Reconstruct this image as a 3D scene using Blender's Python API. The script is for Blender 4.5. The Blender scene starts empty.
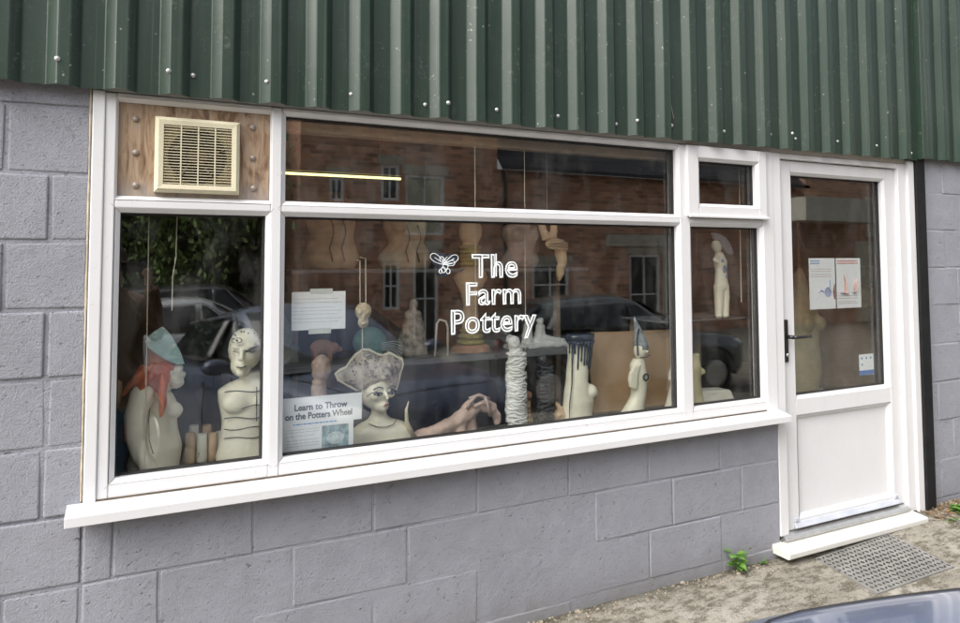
import bpy, bmesh, math, random
from mathutils import Vector, Matrix, Euler, noise as mnoise
R = math.radians
random.seed(7)
scene = bpy.context.scene
COL = scene.collection
# ------------------------------------------------------------------ camera
cam_d = bpy.data.cameras.new('camera'); cam = bpy.data.objects.new('camera', cam_d); COL.objects.link(cam)
cam_d.sensor_fit = 'HORIZONTAL'; cam_d.sensor_width = 36.0
cam_d.lens = 36.0 * 705.5 / 960.0
cam_d.shift_x = -(490.73 - 480.0) / 960.0
cam_d.shift_y = (226.05 - 311.5) / 960.0
cam_d.clip_start = 0.05; cam_d.clip_end = 1500
_r = Vector((0.89580398, -0.44443076, -0.0040666)); _u = Vector((-0.01912471, -0.04768622, 0.99867926)); _f = Vector((0.4440377, 0.89454308, 0.05121712))
_m = Matrix((_r, _u, -_f)).transposed().to_4x4(); _m.translation = Vector((0.1545, -2.7237, 1.5523))
cam.matrix_world = _m
scene.camera = cam
# ------------------------------------------------------------------ world, sun, exposure
w = bpy.data.worlds.new('World'); scene.world = w; w.use_nodes = True
nt = w.node_tree; bg = nt.nodes['Background']
sky = nt.nodes.new('ShaderNodeTexSky'); sky.sky_type = 'NISHITA'; sky.sun_disc = False
SUN_EL, SUN_AZ = R(46), R(-109)          # azimuth from +Y towards +X
sky.sun_elevation = SUN_EL; sky.sun_rotation = SUN_AZ
sky.air_density = 1.0; sky.dust_density = 5; sky.ozone_density = 1.0; sky.altitude = 50
hs = nt.nodes.new('ShaderNodeHueSaturation'); hs.inputs['Saturation'].default_value = .3      # hazy overcast sky
nt.links.new(sky.outputs['Color'], hs.inputs['Color']); nt.links.new(hs.outputs['Color'], bg.inputs['Color']); bg.inputs['Strength'].default_value = 0.15
sun_d = bpy.data.lights.new('sun', 'SUN'); sun_d.energy = 1.6; sun_d.angle = R(60); sun_d.color = (1, 0.96, 0.9)
sun = bpy.data.objects.new('sun', sun_d); COL.objects.link(sun); sun.location = (0, 0, 12)
_sd = Vector((math.sin(SUN_AZ) * math.cos(SUN_EL), math.cos(SUN_AZ) * math.cos(SUN_EL), math.sin(SUN_EL)))
sun.rotation_euler = _sd.to_track_quat('Z', 'Y').to_euler()
scene.view_settings.view_transform = 'Standard'; scene.view_settings.look = 'None'
scene.view_settings.gamma = 1.0; scene.view_settings.exposure = 1.1
scene.render.engine = 'CYCLES'
scene.cycles.use_denoising = True
scene.cycles.max_bounces = 8; scene.cycles.transparent_max_bounces = 16
scene.cycles.caustics_reflective = False; scene.cycles.caustics_refractive = False
scene.cycles.sample_clamp_indirect = 4

# ------------------------------------------------------------------ materials
def NT(name):
    m = bpy.data.materials.new(name); m.use_nodes = True
    t = m.node_tree
    return m, t, t.nodes['Principled BSDF'], t.nodes['Material Output']
def nd(t, typ, **kw):
    n = t.nodes.new(typ)
    for k, v in kw.items():
        if k.startswith('_'): setattr(n, k[1:], v)
        else: n.inputs[k.replace('__', ' ')].default_value = v
    return n
def coords(t): return nd(t, 'ShaderNodeTexCoord').outputs['Object']
def noise(t, vec, scale, detail=4, rough=.6, dist=0):
    n = nd(t, 'ShaderNodeTexNoise', Scale=scale, Detail=detail, Roughness=rough, Distortion=dist)
    t.links.new(vec, n.inputs['Vector']); return n.outputs['Fac']
def ramp(t, fac, stops):
    n = t.nodes.new('ShaderNodeValToRGB'); cr = n.color_ramp
    while len(cr.elements) < len(stops): cr.elements.new(.5)
    for e, (p, c) in zip(cr.elements, stops):
        e.position = p; e.color = (c, c, c, 1) if isinstance(c, (int, float)) else (*c, 1)
    t.links.new(fac, n.inputs['Fac']); return n.outputs['Color']
def mix(t, fac, a, b, blend='MIX'):
    n = t.nodes.new('ShaderNodeMix'); n.data_type = 'RGBA'; n.blend_type = blend
    for s, v in ((0, fac), (6, a), (7, b)):
        if hasattr(v, 'is_linked') or hasattr(v, 'links'): t.links.new(v, n.inputs[s])
        elif s == 0: n.inputs[s].default_value = v
        else: n.inputs[s].default_value = (*v, 1) if len(v) == 3 else v
    return n.outputs[2]
def bump(t, fac, strength, dist=.002, prev=None):
    n = nd(t, 'ShaderNodeBump', Strength=strength, Distance=dist); t.links.new(fac, n.inputs['Height'])
    if prev is not None: t.links.new(prev, n.inputs['Normal'])
    return n.outputs['Normal']
def scaled(t, vec, s):
    n = nd(t, 'ShaderNodeMapping'); n.inputs['Scale'].default_value = s; t.links.new(vec, n.inputs['Vector']); return n.outputs['Vector']
def M(name, col, rough=.5, metal=0, var=.15, vs=7, bs=0, bsc=80, bd=.001, spec=.5, coat=0, speck=None):
    m, t, p, o = NT(name); c = coords(t)
    f = noise(t, c, vs, 5)
    lo = tuple(x * (1 - var) for x in col); hi = tuple(min(1, x * (1 + var)) for x in col)
    base = ramp(t, f, [(.3, lo), (.7, hi)])
    if speck:
        sf = noise(t, c, speck[1], 3, .7)
        base = mix(t, ramp(t, sf, [(speck[2], 0.), (speck[2] + .06, 1.)]), base, speck[0])
    t.links.new(base, p.inputs['Base Color'])
    p.inputs['Roughness'].default_value = rough; p.inputs['Metallic'].default_value = metal
    p.inputs['Specular IOR Level'].default_value = spec; p.inputs['Coat Weight'].default_value = coat
    p.inputs['Coat Roughness'].default_value = .03
    if bs: t.links.new(bump(t, noise(t, c, bsc, 5, .7), bs, bd), p.inputs['Normal'])
    return m
def emis(name, col, s):
    m, t, p, o = NT(name); p.inputs['Base Color'].default_value = (*col, 1)
    p.inputs['Emission Color'].default_value = (*col, 1); p.inputs['Emission Strength'].default_value = s
    return m
def glass(name, f0=.056, tint=(.992, .998, .995), wav=.012):
    m, t, p, o = NT(name); t.nodes.remove(p)
    g = t.nodes.new('ShaderNodeNewGeometry'); dp = nd(t, 'ShaderNodeVectorMath', _operation='DOT_PRODUCT')
    t.links.new(g.outputs['Incoming'], dp.inputs[0]); t.links.new(g.outputs['Normal'], dp.inputs[1])
    def mt(op, a, b=None):
        n = t.nodes.new('ShaderNodeMath'); n.operation = op
        for i, v in enumerate((a, b)):
            if v is None: continue
            if isinstance(v, (int, float)): n.inputs[i].default_value = v
            else: t.links.new(v, n.inputs[i])
        return n.outputs[0]
    a = mt('ABSOLUTE', dp.outputs['Value']); s = mt('POWER', mt('SUBTRACT', 1., a), 5.)
    F = mt('ADD', mt('MULTIPLY', s, 1 - f0), f0)
    tr = t.nodes.new('ShaderNodeBsdfTransparent'); tr.inputs['Color'].default_value = (*tint, 1)
    gl = t.nodes.new('ShaderNodeBsdfGlossy'); gl.inputs['Roughness'].default_value = 0.0
    if wav:
        t.links.new(bump(t, noise(t, coords(t), 2.2, 1, .4), wav, .02), gl.inputs['Normal'])
    mx = t.nodes.new('ShaderNodeMixShader'); t.links.new(F, mx.inputs[0]); t.links.new(tr.outputs[0], mx.inputs[1]); t.links.new(gl.outputs[0], mx.inputs[2])
    df = t.nodes.new('ShaderNodeBsdfDiffuse'); df.inputs['Color'].default_value = (.75, .75, .72, 1)
    sm = noise(t, scaled(t, coords(t), (3, 1, 1.2)), 2.0, 6, .75); sp = noise(t, coords(t), 130, 2, .6)
    a1 = mt('MULTIPLY', mt('MAXIMUM', mt('SUBTRACT', sm, .48), 0.), .09); a2 = mt('MULTIPLY', mt('MAXIMUM', mt('SUBTRACT', sp, .74), 0.), 1.6)
    mx2 = t.nodes.new('ShaderNodeMixShader'); t.links.new(mt('ADD', a1, a2), mx2.inputs[0]); t.links.new(mx.outputs[0], mx2.inputs[1]); t.links.new(df.outputs[0], mx2.inputs[2])
    t.links.new(mx2.outputs[0], o.inputs['Surface'])
    return m

def mat_upvc(name, base=(.70, .70, .715)):
    m, t, p, o = NT(name); c = coords(t)
    g = noise(t, c, 3.5, 6, .7); s = noise(t, c, 45, 4, .7)
    col = mix(t, ramp(t, g, [(.45, 0.), (.8, .35)]), base, (.63, .60, .54))
    col = mix(t, ramp(t, s, [(.66, 0.), (.74, .6)]), col, (.38, .33, .27))
    k = noise(t, scaled(t, c, (12, 12, .8)), 2.5, 5, .7)
    col = mix(t, ramp(t, k, [(.58, 0.), (.78, .25)]), col, (.58, .54, .46))
    t.links.new(col, p.inputs['Base Color']); p.inputs['Roughness'].default_value = .32
    t.links.new(bump(t, noise(t, c, 14, 3), .06, .002), p.inputs['Normal'])
    return m
UPVC = mat_upvc('upvc_white')
def mat_block(name, base):
    m, t, p, o = NT(name); c = coords(t)
    big = noise(t, c, 1.3, 5, .6); med = noise(t, c, 9, 5, .65); pit = noise(t, c, 70, 4, .75); fine = noise(t, c, 190, 4, .7)
    col = mix(t, ramp(t, big, [(.35, 0.), (.7, 1.)]), tuple(x * .86 for x in base), tuple(x * 1.08 for x in base))
    col = mix(t, ramp(t, med, [(.42, 0.), (.66, .45)]), col, tuple(x * 1.13 for x in base))
    col = mix(t, ramp(t, pit, [(.30, .85), (.385, 0.)]), col, tuple(x * .32 for x in base))
    dent = noise(t, scaled(t, c, (1, 1, 1.8)), 26, 3, .6)
    col = mix(t, ramp(t, dent, [(.27, .6), (.33, 0.)]), col, tuple(x * .4 for x in base))
    # splash dirt near the ground and a few drips
    sx = scaled(t, c, (14, 1, 1.1)); dr = noise(t, sx, 1.6, 4, .7)
    col = mix(t, ramp(t, dr, [(.62, 0.), (.78, .3)]), col, tuple(x * .7 for x in base))
    sep = nd(t, 'ShaderNodeSeparateXYZ'); t.links.new(c, sep.inputs[0])
    ad = nd(t, 'ShaderNodeMath', _operation='MULTIPLY_ADD'); t.links.new(med, ad.inputs[0]); ad.inputs[1].default_value = -.35; t.links.new(sep.outputs['Z'], ad.inputs[2])
    col = mix(t, ramp(t, ad.outputs[0], [(-.0, 0.)]) if False else ramp(t, _neg(t, ad.outputs[0]), [(.0, 0.), (.22, .55)]), col, (.14, .13, .10))
    t.links.new(col, p.inputs['Base Color']); p.inputs['Roughness'].default_value = .62
    h = mix(t, .5, ramp(t, pit, [(.28, 0.), (.42, 1.)]), ramp(t, fine, [(.3, 0.), (.7, 1.)]))
    n1 = bump(t, h, .9, .0045); n2 = bump(t, mix(t, .5, noise(t, c, 22, 4, .6), ramp(t, dent, [(.25, 0.), (.36, 1.)])), .8, .010, n1)
    t.links.new(n2, p.inputs['Normal'])
    return m
def _neg(t, s):
    n = nd(t, 'ShaderNodeMath', _operation='MULTIPLY'); t.links.new(s, n.inputs[0]); n.inputs[1].default_value = -1.; return n.outputs[0]
BLOCK = mat_block('painted_block', (.300, .307, .348))
def mul_(t, a, b):
    n = nd(t, 'ShaderNodeMath', _operation='MULTIPLY'); t.links.new(a, n.inputs[0]); t.links.new(b, n.inputs[1]); return n.outputs[0]
def mat_clad():
    m, t, p, o = NT('green_cladding'); c = coords(t)
    v = scaled(t, c, (9, 1, .5)); st = noise(t, v, 2.2, 5, .65); big = noise(t, c, 1.1, 4)
    sp = noise(t, c, 55, 2, .5); sp2 = noise(t, c, 16, 6, .75)
    base = mix(t, ramp(t, st, [(.35, 0.), (.75, 1.)]), (.013, .032, .020), (.024, .046, .032))
    base = mix(t, ramp(t, big, [(.45, 0.), (.8, .35)]), base, (.055, .072, .058))
    base = mix(t, ramp(t, sp2, [(.60, 0.), (.72, .4)]), base, (.11, .125, .085))
    sv = noise(t, scaled(t, c, (40, 1, .25)), 2.2, 4, .7)
    base = mix(t, ramp(t, sv, [(.58, 0.), (.72, .45)]), base, (.10, .12, .10))
    base = mix(t, ramp(t, sp, [(.725, 0.), (.755, .7)]), base, (.32, .33, .29))
    wb = noise(t, c, 34, 8, .85, 1.2); wm = noise(t, c, 3.1, 3, .6)
    base = mix(t, mul_(t, ramp(t, wb, [(.57, 0.), (.66, .8)]), ramp(t, wm, [(.48, 0.), (.62, 1.)])), base, (.20, .21, .18))
    t.links.new(base, p.inputs['Base Color'])
    r = ramp(t, st, [(.3, .30), (.8, .5)]); t.links.new(r, p.inputs['Roughness'])
    t.links.new(bump(t, noise(t, c, 5, 3), .15, .006), p.inputs['Normal'])
    return m
CLAD = mat_clad()
def mat_ply():
    m, t, p, o = NT('weathered_plywood'); c = coords(t)
    g = noise(t, scaled(t, c, (9, 1, 2.2)), 2.5, 6, .6, 1.5); f = noise(t, scaled(t, c, (60, 1, 3)), 2.5, 4, .7)
    col = ramp(t, g, [(.32, (.07, .04, .022)), (.43, (.25, .155, .09)), (.55, (.45, .32, .21)), (.70, (.42, .36, .29))])
    col = mix(t, ramp(t, f, [(.3, .5), (.7, 0.)]), col, (.16, .10, .065))
    sep = nd(t, 'ShaderNodeSeparateXYZ'); t.links.new(c, sep.inputs[0])
    ad = nd(t, 'ShaderNodeMath', _operation='MULTIPLY_ADD'); t.links.new(g, ad.inputs[0]); ad.inputs[1].default_value = .22; t.links.new(sep.outputs['Z'], ad.inputs[2])
    mr = nd(t, 'ShaderNodeMapRange'); t.links.new(ad.outputs[0], mr.inputs[0]); mr.inputs[1].default_value = 1.90; mr.inputs[2].default_value = 1.97; mr.inputs[3].default_value = .6; mr.inputs[4].default_value = 0
    col = mix(t, mr.outputs[0], col, (.36, .33, .31))
    t.links.new(col, p.inputs['Base Color']); p.inputs['Roughness'].default_value = .7
    t.links.new(bump(t, f, .4, .002), p.inputs['Normal'])
    return m
def mat_concrete():
    m, t, p, o = NT('weathered_concrete'); c = coords(t)
    a = noise(t, c, 2.5, 6, .65); b = noise(t, scaled(t, c, (6, 14, 6)), 1.6, 6, .75); d = noise(t, c, 60, 4, .7); e = noise(t, c, 160, 3, .7)
    col = ramp(t, a, [(.3, (.17, .155, .125)), (.5, (.29, .268, .22)), (.72, (.40, .38, .33))])
    col = mix(t, ramp(t, b, [(.42, .85), (.54, 0.)]), col, (.085, .07, .045))
    col = mix(t, ramp(t, d, [(.3, .7), (.42, 0.)]), col, (.09, .075, .055))
    col = mix(t, ramp(t, e, [(.62, 0.), (.7, .5)]), col, (.5, .47, .42))
    vo = nd(t, 'ShaderNodeTexVoronoi', Scale=95.0); t.links.new(c, vo.inputs['Vector'])
    col = mix(t, ramp(t, vo.outputs['Distance'], [(.18, .55), (.32, 0.)]), col, (.46, .44, .39))
    vo2 = nd(t, 'ShaderNodeTexVoronoi', Scale=60.0); t.links.new(c, vo2.inputs['Vector'])
    col = mix(t, ramp(t, vo2.outputs['Distance'], [(.13, .7), (.24, 0.)]), col, (.07, .06, .045))
    sep = nd(t, 'ShaderNodeSeparateXYZ'); t.links.new(c, sep.inputs[0])          # soil and moss gathered along the foot of the wall
    ed = nd(t, 'ShaderNodeMath', _operation='MULTIPLY_ADD'); t.links.new(noise(t, c, 9, 5, .7), ed.inputs[0]); ed.inputs[1].default_value = .13; t.links.new(sep.outputs['Y'], ed.inputs[2])
    col = mix(t, ramp(t, ed.outputs[0], [(.005, 0.), (.07, .85)]), col, (.055, .05, .03))
    t.links.new(col, p.inputs['Base Color']); p.inputs['Roughness'].default_value = .85
    n1 = bump(t, b, .9, .018); n2 = bump(t, d, .9, .008, n1); t.links.new(n2, p.inputs['Normal'])
    return m
def mat_brick(name, c1, c2, mort, sc=1.0):
    m, t, p, o = NT(name); c = coords(t)
    sep = nd(t, 'ShaderNodeSeparateXYZ'); t.links.new(c, sep.inputs[0])
    ad = nd(t, 'ShaderNodeMath', _operation='ADD'); t.links.new(sep.outputs['X'], ad.inputs[0]); t.links.new(sep.outputs['Y'], ad.inputs[1])
    cb = nd(t, 'ShaderNodeCombineXYZ'); t.links.new(ad.outputs[0], cb.inputs[0]); t.links.new(sep.outputs['Z'], cb.inputs[1])
    b = nd(t, 'ShaderNodeTexBrick', Scale=1.0); t.links.new(cb.outputs[0], b.inputs['Vector'])
    b.inputs['Color1'].default_value = (*c1, 1); b.inputs['Color2'].default_value = (*c2, 1); b.inputs['Mortar'].default_value = (*mort, 1)
    b.inputs['Brick Width'].default_value = .225 * sc; b.inputs['Row Height'].default_value = .075 * sc; b.inputs['Mortar Size'].default_value = .007 * sc; b.inputs['Bias'].default_value = -.1
    col = mix(t, ramp(t, noise(t, c, 1.2, 5), [(.35, 0.), (.75, .6)]), b.outputs['Color'], tuple(x * .45 for x in c1))
    t.links.new(col, p.inputs['Base Color']); p.inputs['Roughness'].default_value = .85
    return m
BRICK = mat_brick('red_brick', (.74, .37, .23), (.24, .12, .08), (.55, .46, .36), 1.45)
PLY = mat_ply(); CONC = mat_concrete()
GLASS = glass('window_glass')
def mat_carpaint(name, col, rough=.25, metal=.4):
    m, t, p, o = NT(name)
    c = coords(t); f = noise(t, c, 3, 5, .7); d = noise(t, c, 120, 3, .7)
    base = mix(t, ramp(t, f, [(.4, 0.), (.8, .25)]), col, (.25, .25, .25))
    base = mix(t, ramp(t, d, [(.68, 0.), (.74, .25)]), base, (.5, .48, .45))
    t.links.new(base, p.inputs['Base Color']); p.inputs['Metallic'].default_value = metal
    p.inputs['Roughness'].default_value = rough; p.inputs['Coat Weight'].default_value = .9; p.inputs['Coat Roughness'].default_value = .06
    return m
BLACKP = M('black_plastic', (.012, .012, .013), .35, var=.2)
RUBBER = M('rubber', (.018, .018, .018), .75)
CREAM = M('cream_glaze', (.90, .85, .68), .33, var=.1, vs=9, speck=((.38, .33, .24), 40, .70), bs=.12, bsc=40)
CREAM2 = M('cream_bisque', (.80, .77, .66), .6, var=.12, vs=12, speck=((.3, .26, .2), 30, .66), bs=.3, bsc=50)
WHITEC = M('white_slip_clay', (.82, .81, .77), .55, var=.1, vs=16, bs=.5, bsc=60)
BLACKC = M('black_clay', (.05, .052, .06), .38, var=.35, vs=14, bs=.5, bsc=50)
TERRA = M('terracotta', (.52, .27, .16), .65, var=.25, vs=8, bs=.3, bsc=50)
TAN = M('buff_clay', (.66, .46, .28), .7, var=.22, vs=6, bs=.3, bsc=40)
PINKC = M('pinkish_clay', (.60, .44, .36), .6, var=.3, vs=14, bs=.4, bsc=50)
ORANGE = M('orange_glaze', (.62, .16, .07), .3, var=.35, vs=14)
TEAL = M('pale_teal_glaze', (.36, .54, .52), .3, var=.22, vs=16, speck=((.7, .72, .62), 18, .58))
DTEAL = M('dark_teal_glaze', (.17, .36, .30), .35, var=.4, vs=14)
BLUEG = M('blue_glaze', (.03, .12, .20), .25, var=.4, vs=10)
INKC = M('ink_line', (.03, .03, .035), .5)
DRIP = M('dark_blue_drip_glaze', (.035, .045, .075), .22, var=.5, vs=30)
HATM = M('mottled_hat_glaze', (.55, .50, .44), .45, var=.32, vs=34, speck=((.22, .21, .21), 22, .53), bs=.6, bsc=30, bd=.004)
PAPER = M('paper', (.86, .88, .90), .6, var=.03)
CARD = M('brown_board', (.50, .33, .19), .75, var=.12, vs=4)
CORD = M('pale_cord', (.58, .54, .44), .7)
TIMBER = M('old_timber', (.46, .35, .25), .75, var=.3, vs=5, bs=.3)
SHELF = M('grey_shelf', (.20, .20, .21), .6, var=.2)
DARKIN = M('interior_paint', (.16, .155, .14), .8, var=.25, vs=2)
INBRICK = mat_brick('inner_brick', (.28, .13, .09), (.2, .09, .06), (.2, .18, .15))
ALU = M('aluminium', (.55, .55, .54), .4, metal=.8, var=.12, vs=20)
CREAMPL = M('aged_cream_plastic', (.66, .61, .44), .45, var=.07, vs=6)

# ------------------------------------------------------------------ mesh helpers
class MB:
    def __init__(s): s.bm = bmesh.new(); s.mi = 0
    def _face(s, vs, mi=None):
        try:
            f = s.bm.faces.new(vs); f.material_index = s.mi if mi is None else mi; return f
        except ValueError: return None
    def box(s, x0, x1, y0, y1, z0, z1):
        v = [s.bm.verts.new((x, y, z)) for x in (x0, x1) for y in (y0, y1) for z in (z0, z1)]
        for q in ((0, 1, 3, 2), (4, 6, 7, 5), (0, 4, 5, 1), (2, 3, 7, 6), (0, 2, 6, 4), (1, 5, 7, 3)): s._face([v[i] for i in q])
        return v
    def loft(s, rings, cap=True, closed=True):
        vr = [[s.bm.verts.new(p) for p in r] for r in rings]; n = len(vr[0])
        for a, b in zip(vr, vr[1:]):
            for i in range(n if closed else n - 1): s._face([a[i], a[(i + 1) % n], b[(i + 1) % n], b[i]])
        if cap: s._face(vr[0][::-1]); s._face(vr[-1])
        return vr
    def ell(s, sections, n=20):          # sections (cx,cy,z,rx,ry)
        s.loft([[(cx + rx * math.cos(k * 2 * math.pi / n), cy + ry * math.sin(k * 2 * math.pi / n), z) for k in range(n)] for cx, cy, z, rx, ry in sections])
    def tube(s, pts, rad, n=10, flat=1.0):
        pts = [Vector(p) for p in pts]; rings = []
        if not hasattr(rad, '__len__'): rad = [rad] * len(pts)
        up = Vector((0, 0, 1)); prev = None
        for i, p in enumerate(pts):
            d = (pts[min(i + 1, len(pts) - 1)] - pts[max(i - 1, 0)]).normalized()
            if prev is None:
                a = d.cross(up) if abs(d.dot(up)) < .95 else d.cross(Vector((1, 0, 0)))
            else: a = prev - d * prev.dot(d)
            a.normalize(); prev = a; b = d.cross(a)
            rings.append([p + (a * math.cos(k * 2 * math.pi / n) + b * math.sin(k * 2 * math.pi / n) * flat) * rad[i] for k in range(n)])
        s.loft(rings)
    def ball(s, c, r, sx=1, sy=1, sz=1, rot=None, seg=16):
        m = Matrix.Translation(c) @ (Euler(rot).to_matrix().to_4x4() if rot else Matrix()) @ Matrix.Diagonal((r * sx, r * sy, r * sz, 1))
        k = bmesh.ops.create_uvsphere(s.bm, u_segments=seg, v_segments=max(6, seg // 2), radius=1, matrix=m)
        for v in k['verts']:
            for f in v.link_faces: f.material_index = s.mi
    def cyl(s, a, b, r, r2=None, n=16): s.tube([a, b], [r, r if r2 is None else r2], n)
    def prism(s, poly, y0, y1):          # poly (x,z)
        s.loft([[(x, y0, z) for x, z in poly], [(x, y1, z) for x, z in poly]])
    def quad(s, *p): s._face([s.bm.verts.new(q) for q in p])
    def build(s, name, mats, parent=None, bevel=0, smooth=False, subsurf=0, seg=2, remesh=0, disp=None):
        bmesh.ops.recalc_face_normals(s.bm, faces=s.bm.faces)
        off = Vector(); p = parent
        while p is not None: off += p.location; p = p.parent
        for v in s.bm.verts: v.co -= off
        me = bpy.data.meshes.new(name); s.bm.to_mesh(me); s.bm.free()
        o = bpy.data.objects.new(name, me); COL.objects.link(o)
        for m in (mats if isinstance(mats, (list, tuple)) else [mats]): me.materials.append(m)
        if parent is not None: o.parent = parent
        if remesh:
            r = o.modifiers.new('r', 'REMESH'); r.mode = 'VOXEL'; r.voxel_size = remesh; r.use_smooth_shade = True
            sm = o.modifiers.new('s', 'SMOOTH'); sm.factor = .5; sm.iterations = 4
            dg = bpy.context.evaluated_depsgraph_get(); dg.update()
            nm = bpy.data.meshes.new_from_object(o.evaluated_get(dg)); o.modifiers.clear(); o.data = nm
            nm.name = name; smooth = True
            if not nm.materials: nm.materials.append(mats[0] if isinstance(mats, (list, tuple)) else mats)
        if disp:
            for v in o.data.vertices:
                q = (v.co + off) * disp[1]; v.co += v.normal * (mnoise.noise(q) * disp[0])
        if bevel:
            b = o.modifiers.new('b', 'BEVEL'); b.width = bevel; b.segments = seg; b.limit_method = 'ANGLE'; b.angle_limit = R(35)
        if subsurf:
            b = o.modifiers.new('s', 'SUBSURF'); b.levels = subsurf; b.render_levels = subsurf
        if smooth or subsurf:
            for f in o.data.polygons: f.use_smooth = True
        return o
def props(o, label=None, cat=None, group=None, kind=None):
    if label: o['label'] = label
    if cat: o['category'] = cat
    if group: o['group'] = group
    if kind: o['kind'] = kind
    return o
def thing(name, label, cat, loc=(0, 0, 0), group=None):
    o = bpy.data.objects.new(name, None); COL.objects.link(o); o.location = loc; o.empty_display_size = .1
    return props(o, label, cat, group)
def copy_tree(o, parent=None):
    c = o.copy(); COL.objects.link(c)
    if parent is not None: c.parent = parent
    for ch in [x for x in bpy.data.objects if x.parent is o]: copy_tree(ch, c)
    return c
def text(name, s, size, loc, mat, parent, outline=0, bold=0, align='LEFT', depth=.0008, sx=1.0, tilt=0, spacing=1.0):
    cu = bpy.data.curves.new(name, 'FONT'); cu.body = s; cu.size = size; cu.align_x = align; cu.space_character = spacing
    if outline: cu.fill_mode = 'NONE'; cu.bevel_depth = outline; cu.bevel_resolution = 0
    else: cu.extrude = depth; cu.offset = bold
    cu.resolution_u = 5
    t = bpy.data.objects.new(name, cu); COL.objects.link(t)
    dg = bpy.context.evaluated_depsgraph_get(); dg.update()
    me = bpy.data.meshes.new_from_object(t.evaluated_get(dg)); bpy.data.objects.remove(t)
    off = Vector(); p = parent
    while p is not None: off += p.location; p = p.parent
    ct, st = math.cos(tilt), math.sin(tilt)
    for v in me.vertices:
        x, y, z = v.co; x *= sx
        x, y = x * ct - y * st, x * st + y * ct
        v.co = Vector((loc[0] + x, loc[1] - (z if not outline else z * .3), loc[2] + y)) - off
    me.materials.clear(); me.materials.append(mat)
    o = bpy.data.objects.new(name, me); COL.objects.link(o); o.parent = parent
    return o

# ------------------------------------------------------------------ ground
def gz(x, y):
    z = .085 * max(y, -4.2) if y < 0 else 0
    if y < -4.2: z += .012 * max(y + 4.2, -10)
    if x > 3.3: z += .07 * min(1, (x - 3.3) / 1.3) * max(0, 1 + y / .8) if y > -.8 else 0
    return z
mb = MB()
xs = [-200, -60, -20, -8, -4] + [-2 + .1 * i for i in range(81)] + [6.5, 8, 12, 20, 60, 200]
ys = [-200, -60, -25, -14.2, -10, -7, -5.5, -4.2, -3.4, -2.8, -2.2] + [-2 + .05 * i for i in range(41)] + [.3, 7, 60, 200]
grid = [[mb.bm.verts.new((x, y, gz(x, y) + (.006 * mnoise.noise(Vector((x * 4, y * 4, 0))) if -2 < x < 6 and -2 < y <= .01 else 0) - (.05 if y > .05 else 0))) for x in xs] for y in ys]
for j in range(len(ys) - 1):
    for i in range(len(xs) - 1): mb._face([grid[j][i], grid[j][i + 1], grid[j + 1][i + 1], grid[j + 1][i]])
props(mb.build('ground', CONC, smooth=True), kind='structure')

# ------------------------------------------------------------------ the workshop
B = thing('workshop_building', 'grey painted block workshop with green ribbed cladding above a long white shop window', 'building', (2, 0, 0))
XL, XR = -5.0, 9.0
WX0, WX1, WZ0, WZ1 = 0.0, 3.20, .742, 2.2       # window opening
DX0, DX1 = 3.20, 4.40
# block wall: individually jittered blocks over a mortar backing
mb = MB()
rnd = random.Random(3)
joint_off = {0: .09, 1: .2321, 2: .09, 3: .334, 4: -.109, 5: .334 - .0, 6: -.237, 7: .334, 8: -.243, 9: .18}
def add_block(x0, x1, z0, z1):
    if x1 - x0 < .02 or z1 - z0 < .02: return
    g = .0052 if x1 <= .01 else .0022; j = rnd.uniform(-.0025, .0025)
    n = 4
    # slightly rounded, uneven block face
    v = mb.box(x0 + g, x1 - g, j, .09, z0 + g, z1 - g)
    for a in v:
        a.co.x += rnd.uniform(-.002, .002); a.co.z += rnd.uniform(-.003, .003); a.co.y += rnd.uniform(-.0018, .0018)
for k in range(-2, 10):
    z0 = .052 + .225 * (k); z1 = z0 + .225
    off = joint_off.get(k, .1)
    i0 = int(math.floor((XL - off) / .45)) - 1
    for i in range(i0, i0 + 40):
        x0, x1 = off + .45 * i, off + .45 * (i + 1)
        if x1 < XL or x0 > XR: continue
        for (a, b) in ((XL, WX0), (WX0, WX1), (DX0, DX1), (4.40, XR)):
            p, q = max(x0, a), min(x1, b)
            if q <= p: continue
            zz0, zz1 = z0, z1
            if (a, b) == (DX0, DX1): continue
            if (a, b) == (WX0, WX1): zz1 = min(z1, WZ0)
            if (a, b) == (4.40, XR):
                zz0 = .095 + .235 * k; zz1 = zz0 + .235
            add_block(p, q, zz0, zz1)
wall = mb.build('wall', BLOCK, B, bevel=.007, seg=3)
mb = MB()
def mortar_sheet(x0, x1, z0, z1, st):
    nx, nz = int((x1 - x0) / st) + 1, int((z1 - z0) / st) + 1
    g_ = []
    for j in range(nz + 1):
        row = []
        for i in range(nx + 1):
            x, z = x0 + (x1 - x0) * i / nx, z0 + (z1 - z0) * j / nz
            nn = mnoise.noise(Vector((x * 1.7, 3, z * 2.3))) + .5 * mnoise.noise(Vector((x * 9, 7, z * 9)))
            row.append(mb.bm.verts.new((x, (.0052 if x1 <= .01 else .0020) - .0042 * max(-.6, min(.75, nn)), z)))
        g_.append(row)
    for j in range(nz):
        for i in range(nx): mb._face([g_[j][i], g_[j][i + 1], g_[j + 1][i + 1], g_[j + 1][i]])
mortar_sheet(-1.2, WX0, -.3, 2.30, .02); mortar_sheet(WX0, WX1, -.3, WZ0 - .004, .02); mortar_sheet(4.495, 5.6, -.1, 2.30, .03)
for (x0, x1, z0, z1) in ((XL, -1.2, -.4, 2.35), (5.6, XR, -.4, 2.35)): mb.box(x0, x1, .0032, .095, z0, z1)
for (x0, x1, z0, z1) in ((-1.2, WX0, -.4, 2.35), (WX0, WX1, -.4, WZ0 - .002), (4.40, 5.6, -.4, 2.35)): mb.box(x0, x1, .012, .095, z0, z1)
mb.build('mortar', BLOCK, B)
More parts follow.
